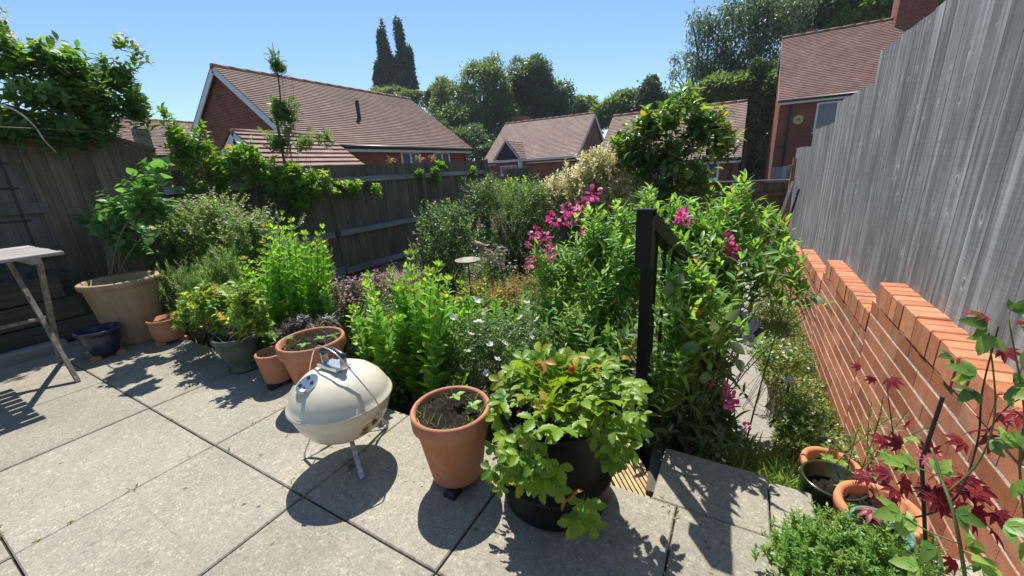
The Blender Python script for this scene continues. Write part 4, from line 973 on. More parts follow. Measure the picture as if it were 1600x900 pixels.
# ------------------------------------------------------------------ bird bath
bp_ = Yp(731, 408, 2.6)
gb = gz(bp_[0], 2.6)
bt = thing('bird_bath', 'shallow metal bird bath dish on a thin dark pole with rusty birds on its rim', 'bird bath', (bp_[0], 2.6, gb))
part('dish', lathe([(0, -.022), (.03, -.02), (.08, -.008), (.106, .010), (.109, .013), (.103, .011), (.078, -.002), (.03, -.011), (0, -.012)], bp_, 36), M['bathdish'], bt, True)
part('pole', tube([(bp_[0], 2.6, gb-.05), (bp_[0]+.002, 2.6, bp_[2]-.02)], .006, 8), M['darkiron'], bt)
def little_bird(c, s, yaw):
    c = np.asarray(c, float); cy, sy = math.cos(yaw), math.sin(yaw)
    prof = [(-1.0, .05, 0), (-.6, .10, .0), (-.25, .24, .0), (.1, .31, .03), (.4, .25, .12), (.55, .17, .2), (.72, .18, .27), (.86, .10, .27), (1.0, .03, .25), (1.1, .008, .24)]
    V = []; n = 10
    for x, r, z in prof:
        for j in range(n):
            a = j*2*np.pi/n; q = np.array([x, r*math.cos(a), z+r*.9*math.sin(a)])*s
            V.append(c+np.array([q[0]*cy-q[1]*sy, q[0]*sy+q[1]*cy, q[2]]))
    F = [(i*n+j, i*n+(j+1) % n, (i+1)*n+(j+1) % n, (i+1)*n+j) for i in range(len(prof)-1) for j in range(n)]
    return np.array(V), F
bpc = bp_+np.array([.10, .05, .01])
part('ornament_stem', tube([bpc+[0, 0, -.005], bpc+[.005, 0, .05], bpc+[.0, 0, .1]], .006, 6), M['rust'], bt)
part('bird_ornament', little_bird(bpc+[.0, .0, .125], .075, 2.9), M['rust'], bt, True)
part('bird_ornament', little_bird(bpc+[.03, -.02, .065], .06, 2.7), M['rust'], bt, True)
# dark bird on the left fence
bdp = Xp(694, 258, LX+.07)
bd_ = thing('perched_bird', 'small dark bird perched at the rail of the shaded left fence', 'bird', bdp)
tilted = little_bird((0, 0, 0), .13, 0); Vt = tilted[0]; 
Vt = np.stack([Vt[:, 1], Vt[:, 0]*-.55, Vt[:, 0]*.8+Vt[:, 2]*.5], 1)+bdp
part('body', (Vt, tilted[1]), M['bird'], bd_, True)

# solar lights and lantern
for k, (px, py, yy, lab) in enumerate(((1291, 690, 2.0, 'round solar stake light near the furthest lattice pot'), (1234, 592, 2.9, 'round solar stake light further along among white daisies'))):
    p = Yp(px, py, yy); g0 = gz(p[0], yy)
    o = thing('solar_light', lab, 'garden light', (p[0], p[1], g0), 'solar lights along the wall')
    z = max(p[2], g0+.08)
    part('head', lathe([(0, -.03), (.03, -.028), (.034, .0), (0.001, .002)], (p[0], p[1], z), 24), M['aluold'], o, True)
    part('solar_panel', lathe([(0.0005, .004), (.029, .004), (.029, .0065), (0, .0065)], (p[0], p[1], z), 24), M['solar'], o)
    part('stake', tube([(p[0], p[1], g0-.05), (p[0], p[1], z-.02)], .008, 6), M['black'], o)
lc = Zp(1592, 893, .02); lc[2] = 0.0
la = thing('garden_lantern', 'black framed lantern with glass reflection painted white on its panes beside the brick wall', 'lantern', lc)
part('frame', join([beam(lc+[sx*.04, sy*.04, 0], lc+[sx*.025, sy*.025, .17], .009, .009, (0, 1, 0)) for sx in (-1, 1) for sy in (-1, 1)]+[lathe([(0, .215), (.012, .2), (.048, .175), (.048, .168), (0, .168)], lc, 4)[:2]]+[box(lc[0]-.05, lc[0]+.05, lc[1]-.05, lc[1]+.05, .001, .014)]), M['black'], la)
part('pane', join([beam(lc+[0, -.034, .016], lc+[0, -.026, .165], .05, .003, (0, 1, 0)), beam(lc+[-.034, 0, .016], lc+[-.026, 0, .165], .003, .05, (0, 1, 0))]), M['white'], la)  # white colour stands in for the reflection on the lantern glass

# ------------------------------------------------------------------ houses
def roof_plane(e0, e1, r0, r1, n, tw=.165):
    e0, e1, r0, r1 = [np.asarray(p, float) for p in (e0, e1, r0, r1)]
    nrm = np.cross(e1-e0, r0-e0); nrm /= np.linalg.norm(nrm)
    if nrm[2] < 0: nrm = -nrm
    V = []; F = []; UV = []
    Lu = np.linalg.norm(e1-e0)/tw
    for i in range(n):
        a, b = i/n, (i+1)/n+.25/n*(i < n-1)
        l0, l1 = e0+(r0-e0)*a, e1+(r1-e1)*a; u0, u1 = e0+(r0-e0)*b, e1+(r1-e1)*b; k = len(V)
        V += [l0+nrm*.034, l1+nrm*.034, u1+nrm*.006, u0+nrm*.006, l0, l1]
        F += [(k, k+1, k+2, k+3), (k+4, k+5, k+1, k)]
        UV += [(0, i+.05), (Lu, i+.05), (Lu, i+.95), (0, i+.95), (0, i+.03), (Lu, i+.03), (Lu, i+.06), (0, i+.06)]
    return np.array(V), F, np.array(UV)
def house(name, label, axis, a0, a1, b0, b1, zg, ze, zr, tile, brick, group, n=34, ov=.22, ovg=.12, loc=None, trim='white', cat='house'):
    P = (lambda a, b, z: (a, b, z)) if axis == 'X' else (lambda a, b, z: (b, a, z))
    root = thing(name, label, cat, P((a0+a1)/2, (b0+b1)/2, zg), group)
    bm = (b0+b1)/2; V = []
    for a in (a0, a1): V += [P(a, b0, zg), P(a, b1, zg), P(a, b1, ze), P(a, bm, zr-.05), P(a, b0, ze)]
    F = [(0, 1, 2, 3, 4), (9, 8, 7, 6, 5)]+[(i, (i+1) % 5, 5+(i+1) % 5, 5+i) for i in range(5)]
    part('wall', (np.array(V), F), M[brick], root)
    sl = (zr-ze)/(bm-b0); A0, A1 = a0-ovg, a1+ovg; zo = ze-ov*sl+.05; Zr = zr+.05
    g1 = roof_plane(P(A0, b0-ov, zo), P(A1, b0-ov, zo), P(A0, bm, Zr), P(A1, bm, Zr), n)
    g2 = roof_plane(P(A0, b1+ov, zo), P(A1, b1+ov, zo), P(A0, bm, Zr), P(A1, bm, Zr), n)
    V, F = join([g1[:2], g2[:2]])
    rf = part('roof', (V, F), M[tile], root, uv=np.concatenate([g1[2], g2[2]]))
    seg = []; a = A0
    while a < A1-.05:
        e = min(a+.44, A1); seg.append(tube([P(a, bm, Zr-.015), P(e, bm, Zr-.015)], .085 if a1-a0 > 3 else .05, 10)); a += .455
    part('ridge', join(seg), M['ridge'], rf, True)
    fz = zo-.02
    for b, s in ((b0-ov+.03, 1), (b1+ov-.03, -1)):
        part('fascia', join([beam(P(A0+.05, b, fz-.07), P(A1-.05, b, fz-.07), .03, .16), beam(P(A0+.05, b+s*.1, fz-.15), P(A1-.05, b+s*.1, fz-.15), .2, .012)]), M['white'], root)
        part('gutter', tube([P(A0, b-s*.075, fz-.02), P(A1, b-s*.075, fz-.02)], .055, 10), M['black'], root, True)
    for a in (A0+.02, A1-.02):
        part('bargeboard', join([beam(P(a, b0-ov+.02, zo-.10), P(a, bm, Zr-.10), .03, .17, P(0, -sl, 1) if True else 0), beam(P(a, b1+ov-.02, zo-.10), P(a, bm, Zr-.10), .03, .17, P(0, sl, 1))]), M['white'], root)
    return root, P
def window(root, c, w_, h_, axis, sgn, mull=1):
    """casement: frame with a pane child. axis = wall normal axis"""
    c = np.asarray(c, float)
    def bx(u0, u1, z0, z1, d0, d1):
        if axis == 'Y': return box(c[0]+u0, c[0]+u1, min(c[1]+sgn*d0, c[1]+sgn*d1), max(c[1]+sgn*d0, c[1]+sgn*d1), c[2]+z0, c[2]+z1)
        return box(min(c[0]+sgn*d0, c[0]+sgn*d1), max(c[0]+sgn*d0, c[0]+sgn*d1), c[1]+u0, c[1]+u1, c[2]+z0, c[2]+z1)
    f = .07; fr = [bx(-w_/2, -w_/2+f, -h_/2, h_/2, -.05, .03), bx(w_/2-f, w_/2, -h_/2, h_/2, -.05, .03), bx(-w_/2+f, w_/2-f, h_/2-f, h_/2, -.05, .028), bx(-w_/2+f, w_/2-f, -h_/2, -h_/2+f, -.05, .028), bx(-w_/2-.05, w_/2+.05, -h_/2-.06, -h_/2-.002, -.05, .07)]
    for k in range(mull):
        u = -w_/2+w_*(k+1)/(mull+1); fr.append(bx(u-.04, u+.04, -h_/2+f, h_/2-f, -.05, .026))
    o = part('window', join(fr), M['white'], root)
    part('pane', bx(-w_/2+f, w_/2-f, -h_/2+f, h_/2-f, -.03, .008), M['glass'], o)
    return o
HG = 'houses beyond the garden fences'
hl, P = house('brick_house', 'long red brick house with brown tiled roof and soil vent beyond the left fence', 'Y', 6.75, 14.35, -16.0, -10.25, -1.3, 2.12, 4.22, 'tile', 'hbrick', HG, 36, .25, .12)
for px in (641, 690):
    c = Xp(px, 243, -10.25); window(hl, (-10.25, c[1], 1.18), .95, 1.35, 'X', 1, 1)
vp = Xp(565, 208, -11.3); zroof = 2.12+(4.22-2.12)*((-10.25+11.3)/2.875)
part('vent_pipe', tube([(-11.3, vp[1], zroof-.1), (-11.3, vp[1], zroof+.62)], .06, 10), M['black'], hl)
part('downpipe', tube([(-10.18, 14.2, 1.9), (-10.18, 14.2, -1.2)], .04, 8), M['black'], hl)
gh, P = house('brick_garage', 'small lower tiled brick outbuilding close behind the left fence', 'Y', 3.45, 4.9, -7.9, -5.3, -1.2, .95, 1.78, 'tile3', 'hbrick', HG, 13, .15, .06, cat='outbuilding')
dh = Xp(285, 181, -22); 
d2, P = house('brick_house', 'far brown tiled house peeping between honeysuckle and the long house gable', 'Y', dh[1]-3.2, dh[1]+9, -27, -22, -1.3, dh[2]-1.6, dh[2], 'tile', 'hbrick', HG, 24)
hm, P = house('brick_house', 'small brick house with pinkish roof and white gabled porch at garden centre', 'X', -14.25, -8.15, 22, 28, -1.4, 1.66, 4.0, 'tile2', 'hbrick2', HG, 34, .25, .1)
c0, c1 = Yp(772, 250, 21.2), Yp(812, 250, 21.2); gx0, gx1 = c0[0], c1[0]; gm = (gx0+gx1)/2; gzb = c0[2]-.02; ga = Yp(791, 220, 21.2)[2]
pr = part('porch_gable', (np.array([(gx0+.12, 21.3, gzb), (gx1-.12, 21.3, gzb), (gm, 21.3, ga-.12), (gx0+.12, 23, gzb), (gx1-.12, 23, gzb), (gm, 23, ga-.12)]), [(0, 1, 2), (0, 3, 4, 1), (1, 4, 5, 2), (2, 5, 3, 0), (3, 5, 4)]), M['black'], hm)
part('bargeboard', join([beam((gx0, 21.22, gzb-.02), (gm, 21.22, ga), .05, .16, (0, 1, 0)), beam((gx1, 21.22, gzb-.02), (gm, 21.22, ga), .05, .16, (0, 1, 0))]), M['white'], pr)
g1 = roof_plane((gx0-.06, 21.2, gzb), (gx0-.06, 23.6, gzb), (gm, 21.2, ga+.08), (gm, 23.6, ga+.08), 8); g2 = roof_plane((gx1+.06, 21.2, gzb), (gx1+.06, 23.6, gzb), (gm, 21.2, ga+.08), (gm, 23.6, ga+.08), 8)
V, F = join([g1[:2], g2[:2]]); part('porch_roof', (V, F), M['tile2'], pr, uv=np.concatenate([g1[2], g2[2]]))
part('porch_beam', box(gx0-.1, gx1+3.2, 21.25, 21.4, gzb-.16, gzb-.03), M['white'], hm)
part('porch_post', box(gx1-.18, gx1+.02, 21.3, 21.5, -1.4, gzb-.17), M['white'], hm)
part('bay_wall', box(gx0-.1, gx1+.1, 21.6, 22.0, -1.4, gzb-.16), M['hbrick2'], hm)
wc = Yp(795, 266, 21.58); window(hm, (wc[0], 21.6, wc[2]), 1.15, .55, 'Y', -1, 2)
cc = Yp(818, 184, 26)
part('chimney', join([box(cc[0]-.45, cc[0]+.45, 25.2, 26, 3.0, 4.32), box(cc[0]-.5, cc[0]+.5, 25.15, 26.05, 4.32, 4.42)]), M['hbrick2'], hm)
hn, P = house('brick_house', 'brick house with rosy tiled roof half hidden behind the broad-leaved tree', 'X', -5.35, -.16, 17, 22.2, -1.4, 1.14, 3.12, 'tile2', 'hbrick', HG, 32, .2, .1)
wc = Yp(1105, 262, 16.98); window(hn, (wc[0], 17, wc[2]), .8, .95, 'Y', -1, 1)
part('downpipe', tube([(-.35, 16.92, 1.0), (-.35, 16.92, -1.3)], .045, 8), M['black'], hn)
hr_, P = house('brick_house', 'tall brick house with chimney and alarm box rising above the grey fence', 'X', 1.16, 12.5, 22, 28.2, -1.4, 3.42, 6.3, 'tile3', 'hbrick', HG, 40, .22, .1)
wc = Yp(1304, 181, 21.98); window(hr_, (wc[0]+.1, 22, wc[2]), 1.5, 1.15, 'Y', -1, 1)
dp = Yp(1237, 160, 21.92)
part('downpipe', tube([(dp[0], 21.92, 3.2), (dp[0], 21.92, -1.3)], .05, 8), M['black'], hr_)
al = Yp(1247, 187, 21.95)
ab = part('alarm_box', (lambda g: (g[0], g[1]))(disc(al, np.array([0, -1., 0]), .2, .06, 6)), M['alarm'], hr_)
part('alarm_emblem', disc(al+np.array([0, -.062, 0]), np.array([0, -1., 0]), .075, .006, 12), M['bathdish'], ab)
ch = Yp(1424, 20, 25.1)
part('chimney', join([box(ch[0]-.55, ch[0]+.65, 24.6, 25.6, 5.2, 8.0), box(ch[0]-.62, ch[0]+.72, 24.53, 25.67, 8.0, 8.15)]), M['hbrick'], hr_)

# ------------------------------------------------------------------ trees
def tree(name, label, base, lobes, n, ll, mat, tmpl='dia', droop=0.0, trunk=.2, sub=9, group='trees beyond the houses', shell=.62, cat='tree', limbs=7):
    root = thing(name, label, cat, base, group)
    big = [(np.asarray(c, float), np.asarray(r, float)) for c, r in lobes]
    w_ = np.array([np.prod(r)**(2/3) for c, r in big]); w_ /= w_.sum()
    subs = []
    for (c, r), q in zip(big, w_):
        k = max(5, int(sub*len(big)*q)); d = rvec(k); d[:, 2] = np.where(d[:, 2] < -.4, -d[:, 2], d[:, 2])
        for j in range(k): subs.append((c+d[j]*r*(.62+.36*rng.random()), r*(.26+.2*rng.random())))
        subs.append((c, r*.86))
    n = int(n*1.9); P, d = sample_blobs(subs, n, shell, -.8, .14)
    P += rng.normal(0, 1, P.shape)*np.mean([r.mean() for c, r in big])*.035
    D = d*.7+rvec(n)*.7; D[:, 2] += -droop+.05
    f = Fol(); tone = .5+.22*rng.normal(size=n)
    f.add(tmpl, P, D, rvec(n)*.6+np.array([0, 0, 1.]), ll*(.7+.6*rng.random(n)), tone)
    if droop > .5:      # hanging strands under the outer lobes
        m = n//11; ii = rng.choice(n, m, replace=False); S0 = P[ii]
        for k in range(12):
            q = S0+np.array([0, 0, -1.])*(k*ll*.75)+rng.normal(0, ll*.22, (m, 3))
            keep = rng.random(m) < 1-k/15
            f.add(tmpl, q[keep], np.array([0, 0, -1.])+rng.normal(0, .45, (keep.sum(), 3)), rvec(keep.sum()), ll*(.7+.5*rng.random(keep.sum())), tone[ii][keep])
    part('crown', f.geo(), L[mat], root)
    base = np.asarray(base, float); top = np.mean([c for c, r in big], axis=0)
    gs = [tube(smooth_line([base-[0, 0, .3], base*.6+top*.4+rng.normal(0, trunk*.4, 3), top], 5), np.linspace(trunk, trunk*.35, 11), 8)]
    for c, r in big+[subs[i] for i in rng.choice(len(subs), min(limbs, len(subs)), replace=False)]:
        a = base*.45+top*.55+np.array([0, 0, rng.normal(0, .2)]); m_ = (a+c)/2+np.array([0, 0, .12])*np.linalg.norm(c-a)
        gs.append(tube(bez(a, m_, c, 7), np.linspace(trunk*.45, trunk*.1, 7), 6))
    part('trunk', join(gs), M['bark'], root); return root
def TB(y, *ls): return [blob(px, py, y, rx, ry, None) for px, py, rx, ry in ls]
def base_of(lobes, z=-1.3): c = np.mean([b[0] for b in lobes], axis=0); return (c[0], c[1], z)
lb = TB(52, (603, 98, 10, 48), (601, 128, 15, 26), (606, 112, 11, 30), (599, 108, 9, 20)); tree('poplar_tree', 'left column of the twin tall poplars on the skyline', base_of(lb), lb, 9000, .4, 'tree_c', trunk=.4, sub=11, shell=.4)
lb = TB(53, (628, 92, 9, 45), (641, 116, 9, 36), (635, 138, 18, 20), (624, 118, 9, 26)); tree('poplar_tree', 'right forked column of the twin tall poplars on the skyline', base_of(lb), lb, 11000, .4, 'tree_c', trunk=.4, sub=11, shell=.4)
lb = TB(48, (595, 152, 28, 12), (650, 158, 30, 12), (620, 150, 25, 10)); tree('bushy_tree', 'low bushy tree at the foot of the poplars above the roof ridge', base_of(lb), lb, 5000, .38, 'tree_a')
lb = TB(40, (705, 172, 36, 36), (742, 140, 36, 38), (772, 150, 32, 46), (730, 210, 58, 38), (775, 200, 36, 50)); tree('broad_tree', 'broad mid green tree between the poplars and the darker oak', base_of(lb), lb, 24000, .27, 'tree_a', sub=14)
lb = TB(44, (828, 132, 36, 30), (862, 160, 30, 34), (812, 172, 36, 46), (850, 200, 44, 40), (690, 150, 16, 14)); lb = lb[:4]; tree('oak_tree', 'darker oak tree behind the small house with the porch', base_of(lb), lb, 20000, .3, 'tree_b', sub=14)
lb = TB(46, (688, 142, 12, 10), (684, 160, 18, 18)); tree('dark_tree', 'small dark treetop showing left of the broad green tree', base_of(lb), lb, 3000, .36, 'tree_b')
lb = TB(34, (735, 232, 40, 28), (690, 215, 20, 22), (770, 246, 30, 18)); tree('shady_tree', 'shady low tree behind the right end of the long house', base_of(lb), lb, 9000, .22, 'tree_b')
lb = TB(52, (915, 172, 24, 20), (935, 185, 30, 18)); tree('hazy_tree', 'distant pale tree just right of the oak', base_of(lb), lb, 4000, .4, 'tree_a')
lb = TB(50, (975, 165, 34, 20), (955, 188, 40, 18)); tree('hazy_tree', 'distant pale tree above the gap between the two smaller roofs', base_of(lb), lb, 5000, .4, 'tree_a')
lb = TB(47, (1015, 160, 28, 28), (1030, 185, 30, 25)); tree('hazy_tree', 'distant rounded tree next to the drooping birch', base_of(lb), lb, 5000, .36, 'tree_c')
lb = TB(30, (1095, 60, 30, 42), (1072, 100, 28, 20), (1120, 120, 44, 40), (1160, 50, 46, 50), (1212, 40, 46, 44), (1068, 165, 22, 18), (1185, 110, 40, 40), (1052, 120, 12, 10), (1048, 175, 10, 14)); tree('birch_tree', 'tall drooping silver birch rising behind the rosy roof', base_of(lb), lb, 5200, .22, 'tree_w', 'diam', .9, .22, 20, shell=.3, limbs=12)
lb = TB(27.5, (1195, 150, 30, 50), (1170, 190, 24, 40), (1205, 215, 22, 45), (1130, 150, 40, 26)); tree('leafy_tree', 'fresh green tree beside the tall brick house', base_of(lb), lb, 13000, .2, 'tree_a', sub=14)
lb = TB(30, (1180, 262, 28, 40), (1150, 235, 30, 50)); tree('shady_tree', 'dark understorey tree in the gap beside the tall brick house', base_of(lb), lb, 9000, .22, 'tree_b')
lb = TB(36, (1275, 22, 48, 34), (1330, 25, 46, 30), (1250, 30, 30, 40)); tree('leafy_tree', 'dark leafy tree behind the ridge of the tall brick house', base_of(lb), lb, 9000, .27, 'tree_b')
lb = TB(35, (1385, 12, 46, 28), (1340, 35, 44, 16), (1455, 5, 40, 22)); tree('leafy_tree', 'yellow green tree showing beside the tall chimney', base_of(lb), lb, 9000, .25, 'tree_l')
# feathery sapling behind the left fence
sb = [blob(px, py, -5.12, rx, ry, .12, 'X') for px, py, rx, ry in ((432, 100, 10, 25), (440, 175, 26, 32), (438, 222, 22, 26), (478, 222, 30, 14), (505, 213, 12, 8))]
rt, C = bush('sapling_tree', 'slender feathery sapling standing behind the left fence before the tiled roof', 'tree', (sb[2][0][0], sb[2][0][1], -1.2), sb, 95, 6, 'pinnate', .11, L['midshrub'], 'twig', 1.0, span=.26, spread=.02, shell=.0, wid=1.0, lean=.6, stem_r=.003, fuzz=.5)
part('trunk', tube(smooth_line([(sb[2][0][0], sb[2][0][1], -1.2), sb[2][0], sb[1][0], sb[0][0], Xp(425, 66, -5.12)], 5), np.linspace(.02, .003, 21), 6), M['bark'], rt)

# ------------------------------------------------------------------ garden plants
def ba(x, y, yy): p = Yp(x, y, yy); return (p[0], yy, gz(p[0], yy))
# climbers on the boundary
hb = [blob(px, py, -4.72, rx, ry, .22, 'X') for px, py, rx, ry in ((20, 95, 42, 45), (75, 95, 40, 38), (130, 115, 38, 38), (185, 120, 28, 30), (195, 75, 9, 26), (60, 150, 60, 34), (150, 165, 42, 24), (215, 165, 38, 18), (258, 170, 10, 8), (0, 40, 8, 22), (100, 195, 36, 22), (10, 200, 18, 26), (60, 205, 30, 16), (150, 190, 36, 20), (120, 150, 60, 30))]
rt, C = bush('honeysuckle', 'big tangled honeysuckle draped over the tall dark fence at upper left', 'climber', (-4.7, .3, .44), hb, 310, 8, 'ovate', .08, L['honey'], 'twig', 1.0, 'opp', span=.3, shell=.15, stem_r=.003, spread=.3, lean=.6, bow=.02, rootp=(-4.8, .4, 1.5), fuzz=.3, frame=22)
flowers_on(rt, C, 14, 'flowers', 'star', .05, L['cream'], 5, .02)
part('bare_stem', tube(smooth_line([Xp(-8, 160, -4.4), Xp(25, 173, -4.4), Xp(52, 195, -4.42), Xp(70, 220, -4.45), Xp(88, 238, -4.5)], 5), np.linspace(.007, .003, 21), 6), M['palestem'], rt)
cb = [blob(px, py, LX+.14, rx, ry, .14, 'X') for px, py, rx, ry in ((295, 235, 42, 34), (345, 260, 45, 34), (400, 265, 42, 32), (330, 300, 55, 22), (440, 285, 42, 26), (490, 290, 38, 26), (470, 315, 36, 14), (545, 288, 34, 8), (275, 215, 22, 18), (375, 235, 20, 16), (455, 262, 14, 12), (585, 291, 8, 4))]
rt, C = bush('jasmine_climber', 'bright green climber sprawling along the top of the left fence', 'climber', (LX+.14, 2.3, gz(-4.7, 2.3)), cb, 620, 9, 'ovate2', .07, L['climber'], 'twig', .95, 'opp', span=.26, shell=.05, stem_r=.003, spread=.2, lean=.5, fuzz=.35)
cb = [blob(px, py, LX+.12, rx, ry, .06, 'X') for px, py, rx, ry in ((688, 258, 12, 10), (680, 275, 8, 18), (655, 268, 5, 4), (740, 270, 6, 10))]
bush('jasmine_climber', 'small sprig of climber growing over the left fence by the dark bird', 'climber', (LX+.12, 5.2, gz(-4.7, 5.2)), cb, 40, 8, 'ovate2', .075, L['climber'], 'twig', .95, 'opp', span=.16, shell=.3, spread=.03)
cb = [blob(px, py, LX-.3, rx, ry, .1, 'X') for px, py, rx, ry in ((610, 248, 8, 6), (655, 247, 10, 5), (678, 246, 8, 6))]
bush('dried_plant', 'tan dried seed heads showing over the top of the left fence', 'plant', (LX-.3, 5.0, -1.2), cb, 26, 6, 'lance', .06, L['tan'], 'twig', span=.16, spread=.2)
# round-leaved shrub in the big pot
yy = 1.15
b = [blob(px, py, yy, rx, ry, .16) for px, py, rx, ry in ((195, 345, 75, 46), (150, 350, 46, 30), (230, 330, 40, 46), (200, 385, 60, 22), (120, 378, 14, 6), (150, 300, 10, 16), (228, 285, 26, 22), (235, 255, 8, 10))]
rt, C = bush('potted_shrub', 'round-leaved shrub growing out of the biggest weathered terracotta pot', 'shrub', (pG[0], pG[1], .5), b, 150, 8, 'round', .072, L['round'], 'twig', 1.15, frame=20, span=.2, shell=.15, stem_r=.004, spread=.04, lean=.8, up=.1)
# pale flowered shrub
b = [blob(px, py, 1.7, rx, ry, .3) for px, py, rx, ry in ((335, 345, 70, 44), (395, 365, 50, 44), (285, 385, 40, 36), (345, 400, 70, 44), (410, 395, 40, 40), (300, 330, 30, 24), (270, 420, 36, 40), (320, 445, 60, 34), (255, 355, 34, 36), (240, 400, 24, 30))]
rt, C = bush('flowering_shrub', 'airy shrub dotted with tiny pale and red flowers right of the biggest pot', 'shrub', ba(350, 480, 1.7), b, 1350, 11, 'ovate2', .032, L['small'], 'twig', .9, 'opp', span=.22, shell=.3, spread=.1, stem_r=.002)
flowers_on(rt, C, 330, 'flowers', 'flower5', .02, L['palefl'], 2, .014)
# needle shrubs
b = [blob(px, py, 1.24, rx, ry, .13) for px, py, rx, ry in ((310, 450, 44, 46), (350, 430, 40, 52), (285, 480, 32, 30), (270, 440, 26, 36))]
bush('rosemary', 'grey green needle-leaved bush in front of the pale flowering shrub', 'shrub', ba(330, 520, 1.24), b, 460, 26, 'needle', .034, L['rosemary'], 'twig', .7, span=.2, shell=.3, lean=.3, up=.5, wid=1.3)
b = [blob(px, py, 1.75, rx, ry, .16) for px, py, rx, ry in ((485, 410, 24, 44), (450, 400, 30, 44), (495, 440, 20, 24))]
bush('rosemary', 'needle-leaved bush behind the bright spires and in front of the left fence', 'shrub', ba(470, 480, 1.75), b, 300, 26, 'needle', .034, L['rosemary'], 'twig', .7, span=.24, shell=.3, lean=.2, up=.8, wid=1.3)
def tips(lst, yy, jit=6, dy=.06):
    return [Yp(x+rng.normal(0, jit), y+rng.normal(0, jit), yy+rng.normal(0, dy)) for x, y in lst]
def clump(lst, yy, foot_px, fs, dy=.06, jit=5):
    tt = tips(lst, yy, jit, dy); f0 = np.array(ba(*foot_px, yy)); o = []
    for t in tt:
        fx = f0[0]+(t[0]-f0[0])*fs+rng.normal(0, .02); fy = f0[1]+(t[1]-f0[1])*.8+rng.normal(0, .03)
        o.append((np.array([fx, fy, gz(fx, fy)]), t))
    return f0, o
lst = [(x, y) for x in range(372, 456, 11) for y in (402, 436, 468, 496)]+[(400, 500), (430, 505), (445, 480), (415, 380), (432, 372)]
f0, o = clump(lst, 1.38, (415, 545), .55)
spikes('leafy_spires', 'bright green leafy spires behind the variegated potted shrub', 'plant', f0, o, 11, 'obov', .082, L['sedum'], 'whorl', .8, head=5)
lst = [(x, y) for x in range(414, 522, 12) for y in (360, 388, 420, 455, 482)]+[(440, 345), (452, 350)]
f0, o = clump(lst, 1.55, (470, 520), .6)
spikes('leafy_spires', 'bright green leafy spires right of and behind the first group', 'plant', f0, o, 11, 'obov', .082, L['sedum'], 'whorl', .8, head=5)
# variegated shrub in green pot
b = [blob(px, py, 1.08, rx, ry, .12) for px, py, rx, ry in ((345, 488, 48, 34), (312, 478, 28, 26), (388, 478, 32, 34), (362, 512, 40, 16), (330, 458, 30, 18), (300, 500, 30, 22), (400, 505, 26, 26))]
bush('variegated_shrub', 'cream and green variegated shrub spilling over the dark green pot', 'shrub', (pD[0], pD[1], .18), b, 400, 9, 'ovate2', .042, L['varieg'], 'twig', .95, 'opp', span=.12, shell=.3, spread=.03, lean=.6)
# purple sage
b = [blob(px, py, 1.22, rx, ry, .1) for px, py, rx, ry in ((470, 508, 40, 16), (500, 505, 22, 14), (445, 520, 18, 10), (465, 525, 24, 12))]
bush('purple_sage', 'dusky purple sage behind the rim of the seedling pot', 'shrub', ba(470, 560, 1.22), b, 90, 9, 'lance', .045, L['purple'], 'twig', .9, 'opp', span=.11, shell=.3, spread=.05)
# oregano
b = [blob(px, py, 1.7, rx, ry, .2) for px, py, rx, ry in ((520, 478, 40, 36), (555, 480, 30, 40), (500, 500, 26, 30), (540, 450, 24, 12), (600, 440, 40, 14))]
rt, C = bush('oregano', 'dusky pink flowering herb left of the tall green clump', 'herb', ba(530, 540, 1.6), b, 340, 10, 'ovate2', .022, L['oregano'], 'stem', 1.0, 'opp', span=.18, shell=.35, spread=.12, up=.6, lean=.3)
flowers_on(rt, C, 300, 'flowers', 'flower5', .018, L['pinkfl'], 5, .013)
# big clump
lst = [(x+rng.normal(0, 4), 600-(600-y)*(1-.0*k)) for k, (x, y) in enumerate([(552, 490), (560, 530), (575, 455), (578, 428), (590, 470), (600, 500), (608, 455), (618, 430), (632, 412), (640, 440), (645, 470), (655, 500), (660, 450), (668, 430), (680, 418), (690, 445), (700, 470), (705, 440), (712, 490), (695, 520), (580, 510), (615, 500), (625, 540), (600, 545), (655, 550), (640, 520), (670, 560), (690, 555), (575, 560), (610, 570), (565, 548), (650, 575), (588, 535), (632, 490), (676, 490)])]
f0, o = clump(lst+[(x+7, y-9) for x, y in lst[::2]], 1.38, (640, 612), .62, .07)
spikes('tall_sedum', 'largest bright green upright clump behind the barbecue and seedling pot', 'plant', f0, o, 12, 'obov', .08, L['sedum'], 'whorl', .78, .004, .05, head=7, up=.0)
lst = [(x, y) for x in (715, 730, 748, 765, 780) for y in (452, 470, 490)]+[(800, 480), (810, 500), (700, 460)]
f0, o = clump(lst, 1.75, (750, 545), .7)
spikes('tall_sedum', 'lower bright green clump at the foot of the bird bath pole', 'plant', f0, o, 10, 'obov', .066, L['sedum'], 'whorl', .85, head=5)
